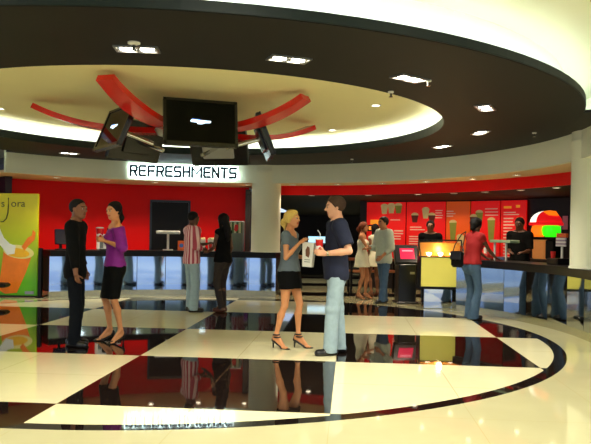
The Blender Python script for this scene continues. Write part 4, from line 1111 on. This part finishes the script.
MB().box((0, 0, 0.345), (0.52, 0.22, 0.05), bev=.006).build('shelf', mat('green_white_edge', rgb(150, 176, 140), 0.3, var=0.15, scale=14), t)
for q in (-0.2, 0.09):
    MB().box((q, -0.04, 0.16), (0.03, 0.03, 0.32), bev=.004).build('post', m_white, t)
MB().box((-0.05, -0.06, 0.15), (0.24, 0.008, 0.26)).build('pane', gl2, t)
for k, (a, w_) in enumerate(((30.6, 'red drink crate on the bar counter at the hand of the woman in red'), (28.6, 'red drink crate on the bar counter beside the white posted shelf'))):
    l, rz = on_counter(5.72, a); t = thing('drink_crate', w_, 'crate', l, rz)
    c = MB(); c.box((0, 0, 0.06), (0.16, 0.2, 0.12), bev=.01); c.build('crate', m_boxred, t)
    for j in range(2):
        MB().lathe([(0.028, .12), (0.032, .22), (0.034, .222)], (-0.035 + .07 * j, -0.03, 0), 12).build('cup', m_boxred if j else m_white, t, smooth=True)
# side table with a lamp box in the gap behind the pale couple
t = thing('snack_table', 'brown snack table behind the pale dressed couple', 'table', (1.85, 16.6, 0), 0.1)
MB().box((0, 0, 0.80), (1.2, 0.5, 0.06), bev=.01).build('tabletop', mat('warm_wood', rgb(120, 60, 30), 0.4, var=0.2, scale=12), t)
MB().box((0, 0.0, 0.52), (1.1, 0.44, 0.05), bev=.008).build('shelf', mm('warm_wood2', rgb(170, 110, 70), 0.4, var=0.2, scale=12), t)
for ax_ in (-.55, .55):
    for ay in (-.2, .2): MB().box((ax_, ay, 0.385), (0.05, 0.05, 0.77)).build('leg', m_black, t)
p = polar(9.16, 68.9, 1.5)
t = thing('yellow_lightbox', 'small bright yellow light box between the couple at the menu wall', 'light box', polar(9.0, 67.6, 1.49), math.radians(67 - 90))
MB().box((0, 0.03, 0.07), (0.42, 0.06, 0.16), bev=.008).build('case', m_black, t)
MB().box((-0.09, -0.003, 0.07), (0.16, 0.006, 0.12)).build('lit_panel', mat('lit_yellow', rgb(250, 226, 130), 0.4, emit=2.0, var=0.1), t)
MB().box((0.10, -0.003, 0.07), (0.14, 0.006, 0.09)).build('lit_panel', mat('lit_orange', rgb(240, 150, 60), 0.4, emit=1.0, var=0.2), t)
MB().cyl((0, 0.05, 0.07), (0, 0.19, 0.07), 0.02, n=8).build('bracket', m_black, t)
# lit ticket desk far along the corridor
t = thing('ticket_desk', 'ticket desk with a pale blue lit screen far down the dark corridor', 'desk', (0.78, 24.0, 0))
MB().box((0, 0, 0.5), (1.9, 0.6, 1.0), bev=.02).build('body', m_blackmatt, t)
MB().box((0, 0, 1.02), (2.0, 0.7, 0.05), bev=.01).build('worktop', m_black, t)
MB().box((0.05, -0.1, 1.19), (0.78, 0.05, 0.22), bev=.006).build('screen', mat('pale_blue_lit', rgb(170, 215, 235), 0.3, emit=1.6, var=0.25, scale=4), t)
for q in (-.3, .2): MB().box((q + .05, -0.08, 1.06), (0.05, 0.05, 0.06)).build('stem', m_black, t)

# ------------------------------------------------------------------ people
DARK = rgb(92, 56, 36); BROWN = rgb(124, 78, 50); TAN = rgb(206, 140, 92); FAIR = rgb(222, 164, 130); OLIVE = rgb(190, 128, 86)
HB = rgb(16, 12, 11); HBR = rgb(70, 50, 38); HBL = rgb(206, 174, 92); HAU = rgb(104, 50, 24)
cl_black = mat('black_cotton', rgb(9, 10, 10), 0.9, var=0.15, scale=40, bump=0.15, spec=0.15)
cl_dark = mat('dark_trouser_cloth', rgb(11, 15, 22), 0.9, var=0.12, scale=40, bump=0.12, spec=0.15)
cl_purple = mat('purple_jersey', rgb(134, 20, 140), 0.7, var=0.12, scale=25, bump=0.15)
cl_navy = mat('navy_pique', rgb(15, 23, 50), 0.85, var=0.12, scale=60, bump=0.15)
cl_ltjean = mat('pale_denim', rgb(150, 172, 182), 0.85, var=0.16, scale=22, bump=0.2)
cl_jean = mat('mid_denim', rgb(66, 92, 120), 0.9, var=0.2, scale=22, bump=0.2)
cl_djean = mat('dark_denim', rgb(62, 84, 112), 0.85, var=0.2, scale=22, bump=0.2)
cl_grey = mat('blue_grey_jersey', rgb(92, 104, 112), 0.8, var=0.12, scale=30, bump=0.15)
cl_stripe = striped('pink_white_stripes', rgb(226, 190, 190), rgb(176, 66, 84), 15, 'ANGLE')
cl_white = mat('cream_dress_cloth', rgb(226, 224, 196), 0.8, var=0.08, scale=18, bump=0.15)
cl_sage = mat('pale_sage_shirt', rgb(186, 198, 184), 0.8, var=0.08, scale=18, bump=0.15)
cl_red = mat('red_jersey', rgb(150, 8, 12), 0.85, var=0.1, scale=25, bump=0.15)
cl_brown = mat('dark_brown_cloth', rgb(38, 28, 26), 0.8, var=0.15, scale=30, bump=0.15)
lea = mat('black_shoe_leather', rgb(16, 14, 14), 0.3, var=0.1, scale=30)
leab = mat('brown_shoe_leather', rgb(80, 40, 20), 0.35, var=0.1, scale=30)

def drink(pos, rz, label, straw=True, tiltv=(0, 0)):
    t = thing('drink_cup', label, 'drink cup', pos, rz, rot=(tiltv[0], tiltv[1], rz))
    c = MB(); c.lathe([(0.032, -0.085), (0.033, -0.08), (0.045, 0.075), (0.047, 0.08), (0.045, 0.082)], n=24); c.build('cup', mm('cup_red', rgb(206, 16, 20), 0.35, var=0.05), t, smooth=True)
    MB().lathe([(0.048, 0.080), (0.048, 0.088), (0.040, 0.092), (0.030, 0.096), (0.004, 0.097)], n=24).build('lid', mm('cup_lid', rgb(232, 230, 226), 0.25, var=0), t, smooth=True)
    pr_ = MB()
    vs = []
    for k in range(48):
        an = 2 * PI * k / 48; hh = 0.017 + 0.013 * math.sin(2 * an + 1)
        for e_ in (-1, 1):
            z = -0.005 + 0.014 * math.sin(3 * an) + e_ * hh
            r = 0.0333 + (z + .08) / .155 * .012 + 0.0014; vs.append((r * math.cos(an), r * math.sin(an), z))
    pr_.add(vs, [(2 * k, (2 * k + 2) % 96, (2 * k + 3) % 96, 2 * k + 1) for k in range(48)])
    pr_.build('white_print', mm('cup_white', rgb(238, 232, 226), 0.4, var=0), t)
    if straw: MB().tube([(0.008, 0, 0.09), (0.008, 0, 0.15), (-0.022, 0.0, 0.19)], 0.0045, 6).build('straw', mm('straw_white', rgb(235, 235, 235), 0.3, var=0), t, smooth=True)
    return t

E1, W1 = figure('man in black shirt and dark trousers standing sideways, facing the woman in purple', (-2.60, 8.28), (1, -0.08), 1.72, False, BROWN, HB, dict(hair='buzz', head_yaw=0.22, slim=0.80,
    feet={1: (0.085, 0.03, -0.25), -1: (-0.085, -0.05, 0.1)}, arms={1: dict(wrist=(0.235, 0.10, 0.86), d=(-0.15, 0.25, -1), n=(-1, 0.2, 0))},
    wear=[dict(kind='shirt', mat=cl_black, sleeve=1.72, hem=0.465, collar=True, loose=0.016), dict(kind='trousers', mat=cl_dark, hem=0.072, loose=0.014), dict(kind='shoes', mat=lea)]), 0.0085)
g2 = (-0.045, 0.235, 1.265)
E2, W2 = figure('woman in purple off-shoulder top and black skirt holding a red cup', (-2.20, 8.66), (-0.86, -0.5), 1.66, True, TAN, HB, dict(hair='pony', slim=0.88, ponyx=0.07, heel=0.075, shift=(0, 0.035), head_pitch=-0.08, head_yaw=-0.4,
    feet={1: (0.115, 0.05, -0.25), -1: (-0.115, -0.02, 0.35)}, arms={-1: dict(grip=g2, r=0.047, d=(0.25, 0.85, 0.25), n=(0.95, -0.2, 0.0), hint=(-1, -0.7, -0.8)), 1: dict(wrist=(0.19, 0.0, 0.88))},
    wear=[dict(kind='shirt', mat=cl_purple, neck='off', slip=0.12, sleeve=1.25, hem=0.53, loose=0.014, sloose=0.02, name='top'), dict(kind='skirt', mat=cl_black, hem=0.285, hemr=0.15), dict(kind='heels', mat=lea, straps=False)]), 0.0085)
drink(W2((g2[0], g2[1], g2[2] + 0.055)), 0.4, 'red and white paper cup held by the woman in purple', False)
E3, W3 = figure('man in pink striped shirt and pale jeans at the long counter, seen from behind', (-1.79, 12.09), (0.80, 0.55), 1.71, False, DARK, HB, dict(hair='buzz', slim=0.93, head_yaw=-0.15, head_pitch=-0.08,
    feet={1: (0.13, -0.02, -0.35), -1: (-0.13, 0.05, 0.1)}, arms={1: dict(wrist=(0.20, 0.17, 1.06), d=(-0.7, 0.6, 0.0), n=(-0.5, -0.6, 0), hint=(0.5, -1, -0.2)), -1: dict(wrist=(-0.12, 0.34, 1.17), d=(0.3, 0.9, 0.2), n=(0.5, 0.1, -0.8))},
    wear=[dict(kind='shirt', mat=cl_stripe, sleeve=1.55, hem=0.485, collar=True, loose=0.018), dict(kind='trousers', mat=cl_ltjean, name='jeans', hem=0.08, loose=0.016), dict(kind='shoes', mat=lea)]), 0.0105)
E4, W4 = figure('long haired woman in black sleeveless top and dark trousers at the long counter', (-1.25, 12.12), (-0.72, 0.62), 1.66, True, DARK, HB, dict(hair='long', slim=0.93, heel=0.05, head_pitch=-0.1,
    feet={1: (0.06, 0.03, -0.1), -1: (-0.06, -0.03, 0.1)}, arms={-1: dict(wrist=(-0.14, 0.27, 1.02), d=(0.2, 0.9, 0.1), n=(0.6, 0, -0.7)), 1: dict(wrist=(0.20, 0.12, 0.90))},
    wear=[dict(kind='shirt', mat=cl_black, neck='scoop', sleeve=0, hem=0.50, name='top'), dict(kind='trousers', mat=cl_brown, top=0.525, hem=0.05, knee=0.062), dict(kind='shoes', mat=leab)]), 0.0105)
E5, W5 = figure('blonde woman in grey top, black short skirt and strappy heels', (-0.065, 8.40), (0.94, -0.34), 1.565, True, TAN, HBL, dict(hair='updo', hname='blonde', heel=0.09, head_pitch=0.05, head_yaw=0.15,
    feet={1: (0.09, -0.12, -0.2), -1: (-0.07, 0.10, 0.12)}, arms={1: dict(wrist=(0.125, 0.165, 1.265), d=(-0.30, 0.72, 0.55), n=(-0.7, 0.2, -0.6), hint=(0.25, -0.55, -1)), -1: dict(wrist=(-0.13, 0.16, 1.085), d=(0.2, 0.95, 0.0), n=(1, -0.1, 0), hint=(-.5, -1, -.5))},
    wear=[dict(kind='shirt', mat=cl_grey, neck='scoop', sleeve=0.42, hem=0.545, loose=0.010, name='top'), dict(kind='skirt', mat=cl_black, hem=0.405, hemr=0.178, top=0.58), dict(kind='heels', mat=lea)]), 0.0082)
bx = thing('popcorn_box', 'white popcorn box with a brown picture held by the blonde woman', 'popcorn box', W5((0.035, 0.245, 0.985)), math.atan2(-0.94, -0.34) + PI / 2 * 0 + PI * 0, None)
bx.rotation_euler = (0, math.radians(3), math.atan2(-0.34, 0.94))
b = MB(); b.add([(-.058, -.04, 0), (.058, -.04, 0), (.058, .04, 0), (-.058, .04, 0), (-.072, -.05, .29), (.072, -.05, .29), (.072, .05, .29), (-.072, .05, .29)], [(3, 2, 1, 0), (4, 5, 6, 7), (0, 1, 5, 4), (1, 2, 6, 5), (2, 3, 7, 6), (3, 0, 4, 7)])
b.build('carton', m_white, bx)
MB().prism([(-.02, .13), (.018, .11), (.03, .16), (.022, .23), (-.005, .245), (-.026, .2)], .0015, Matrix.Translation((0.0, -.0505, 0))).build('picture', mat('brown_picture', rgb(110, 66, 40), 0.5, var=0.3, scale=40), bx)
for z in (0.06, 0.085): MB().box((0, -.0445, z), (0.07, .002, .008)).build('print_line', m_gray, bx)
g6 = (-0.115, 0.225, 1.165)
E6, W6 = figure('man in navy polo shirt and pale jeans holding a red cup with a straw', (0.475, 8.04), (-1, -0.16), 1.795, False, FAIR, HBR, dict(hair='short', hname='brown', slim=0.94, belly=0.03, head_pitch=-0.08, watch=-1,
    feet={1: (0.11, -0.08, -0.15), -1: (-0.10, 0.07, 0.2)}, arms={-1: dict(grip=g6, r=0.047, d=(0.22, 0.93, 0.12), n=(0.97, -0.2, 0.0), hint=(-0.4, -1, -0.3)), 1: dict(wrist=(0.24, -0.02, 0.93))},
    wear=[dict(kind='shirt', mat=cl_navy, sleeve=0.78, hem=0.475, collar=True, loose=0.016, sloose=0.018, name='polo_shirt'), dict(kind='trousers', mat=cl_ltjean, name='jeans', hem=0.082, loose=0.018, knee=0.078), dict(kind='shoes', mat=lea)]), 0.0085)
drink(W6((g6[0], g6[1], g6[2] + 0.065)), 0.2, 'red paper cup with white lid and straw held by the man in navy polo')
E7, W7 = figure('woman in cream strapless dress standing beyond the man in navy polo', (1.44, 15.0), (0.92, -0.3), 1.60, True, OLIVE, HAU, dict(hair='updo', hname='auburn', heel=0.05,
    feet={1: (0.09, -0.05, -0.1), -1: (-0.09, 0.06, 0.2)}, arms={1: dict(wrist=(0.10, 0.36, 1.03), d=(-0.1, 1, 0), n=(-0.5, 0, -0.8)), -1: dict(wrist=(0.05, 0.26, 1.16), d=(0.7, 0.6, 0), n=(0, -0.8, -0.4))},
    wear=[dict(kind='dress', mat=cl_white, neck='strapless', sleeve=0, hem=0.40, flare=0.23), dict(kind='heels', mat=leab, straps=False)]), 0.0115)
E8, W8 = figure('man in pale loose shirt and blue jeans beside the touchscreen kiosk', (1.80, 14.2), (-0.85, -0.4), 1.73, False, OLIVE, HB, dict(hair='short', hname='black',
    feet={1: (0.10, -0.10, -0.1), -1: (-0.11, 0.08, 0.2)}, arms={-1: dict(wrist=(-0.20, 0.17, 0.95), d=(0.3, 0.6, -0.6), n=(0.8, -0.2, -0.3)), 1: dict(wrist=(0.12, 0.33, 1.1), d=(-.2, 1, 0), n=(-.6, 0, -.7))},
    wear=[dict(kind='shirt', mat=cl_sage, sleeve=1.6, hem=0.465, collar=True, loose=0.024, sloose=0.016), dict(kind='trousers', mat=cl_jean, name='jeans', hem=0.075, loose=0.014), dict(kind='shoes', mat=lea)]), 0.0115)
E7b, _ = figure('woman in pale knee skirt half hidden behind the man in the pale shirt', (1.78, 15.6), (-0.5, 0.8), 1.58, True, BROWN, HB, dict(hair='long', heel=0.05,
    wear=[dict(kind='dress', mat=cl_white, neck='scoop', sleeve=0, hem=0.40, flare=0.22), dict(kind='heels', mat=leab, straps=False)]), 0.013)
E9, W9 = figure('dark haired person in black top behind the yellow display case', (2.76, 14.30), (-0.2, -0.9), 1.67, False, BROWN, HB, dict(hair='afro', hs=0.92, feet={1: (0.10, -0.02, -0.2), -1: (-0.04, 0.06, 0.3)},
    arms={1: dict(wrist=(0.16, 0.06, 0.86)), -1: dict(wrist=(-0.2, 0.02, 0.86))},
    wear=[dict(kind='shirt', mat=cl_black, sleeve=1.7, hem=0.47), dict(kind='trousers', mat=cl_djean, name='jeans', hem=0.075, loose=0.014), dict(kind='shoes', mat=lea)]), 0.0115)
E11, W11 = figure('woman in red top and blue jeans leaning on the mirror fronted bar counter', (2.96, 11.72), (0.86, 0.5), 1.655, True, DARK, HB, dict(hair='afro', heel=0.045, lean=0.16, hs=0.98, head_pitch=-0.12, head_yaw=-0.1,
    feet={1: (0.10, -0.03, -0.1), -1: (-0.10, 0.08, 0.15)}, arms={1: dict(wrist=(0.115, 0.455, 1.015), d=(-0.1, 0.95, -0.18), n=(0, -0.1, -1), curl=(0.15, 0.2, 0.15), hint=(0.5, -1, -0.4)), -1: dict(wrist=(-0.10, 0.45, 1.015), d=(0.2, 0.95, -0.18), n=(0, -0.1, -1), curl=(0.15, 0.2, 0.15), hint=(-.5, -1, -.4))},
    wear=[dict(kind='shirt', mat=cl_red, neck='crew', sleeve=0.30, hem=0.54, loose=0.012, name='top'), dict(kind='trousers', mat=cl_jean, name='jeans', top=0.56, hem=0.092, loose=0.008, knee=0.062, hemz=0.015), dict(kind='shoes', mat=lea)]), 0.0095)
hbp = W11((-0.02, -0.30, 0.86))
hbg = thing('shoulder_bag', 'black shoulder bag behind the back of the woman in red', 'bag', (hbp[0], hbp[1], hbp[2]), math.atan2(-0.86, 0.5) + PI)
MB().box((0, 0, 0.14), (0.26, 0.10, 0.27), bev=.035).build('bag', cl_black, hbg)
MB().box((0, 0.045, 0.20), (0.25, 0.03, 0.14), bev=.012).build('flap', lea, hbg)
MB().tube([(-.11, 0, .26), (-.10, -.03, .38), (-0.06, -.10, .52), (-.02, -.16, .60), (0.04, -.12, .55), (.09, -.03, .38), (.11, 0, .26)], 0.009, 8).build('strap', lea, hbg, smooth=True)
E12, W12 = figure('staff member in dark clothes behind the bar counter near the slush machine', (4.32, 13.45), (-0.5, -0.85), 1.74, False, DARK, HB, dict(hair='short', hname='black', head_pitch=-0.15, head_yaw=0.2,
    arms={1: dict(wrist=(0.12, 0.30, 1.10), d=(-.4, .8, 0), n=(0, -.2, -1)), -1: dict(wrist=(-0.14, 0.30, 1.10), d=(.3, .8, 0), n=(0, -.2, -1))},
    wear=[dict(kind='shirt', mat=cl_black, sleeve=0.9, hem=0.47, collar=True), dict(kind='trousers', mat=cl_dark, hem=0.075), dict(kind='shoes', mat=lea)]), 0.0125)

# ------------------------------------------------------------------ unseen fill lamps added on the mall side, sky, camera
for (x, y, e) in ((-3.6, 2.6, .6), (0.0, 3.0, .6), (3.2, 3.4, .75), (-2.0, -1.0, .4), (2.0, -1.0, .4), (6.5, 6.5, 1), (-7.5, 6.5, 1), (6.8, 1.0, .6)):
    lamp('fill_lamp', 'AREA', (x, y, Z_CEIL - 0.02), FILL_W * e, (1, 0.96, 0.82), shape='DISK', size=0.9)
wd_ = bpy.data.worlds.new('mall_daylight'); SC.world = wd_; wd_.use_nodes = True
bg = wd_.node_tree.nodes['Background']; bg.inputs[0].default_value = (0.58, 0.70, 0.94, 1); bg.inputs[1].default_value = WORLD
cam = bpy.data.cameras.new('camera'); co = bpy.data.objects.new('camera', cam); COL.objects.link(co)
co.matrix_world = Matrix.Translation((0, 0, 1.37)) @ Matrix.Rotation(PI / 2, 4, 'X') @ Matrix.Rotation(0.017, 4, 'Z')
cam.sensor_width = 36; cam.lens = 698.6 / 591 * 36; cam.shift_y = 12.1 / 591; cam.clip_start = 0.05; cam.clip_end = 200
SC.camera = co
vs_ = SC.view_settings; vs_.view_transform = 'Standard'; vs_.look = 'None'; vs_.gamma = 1; vs_.use_curve_mapping = False; vs_.exposure = EXPO
SC.cycles.max_bounces = 8; SC.cycles.sample_clamp_indirect = 8
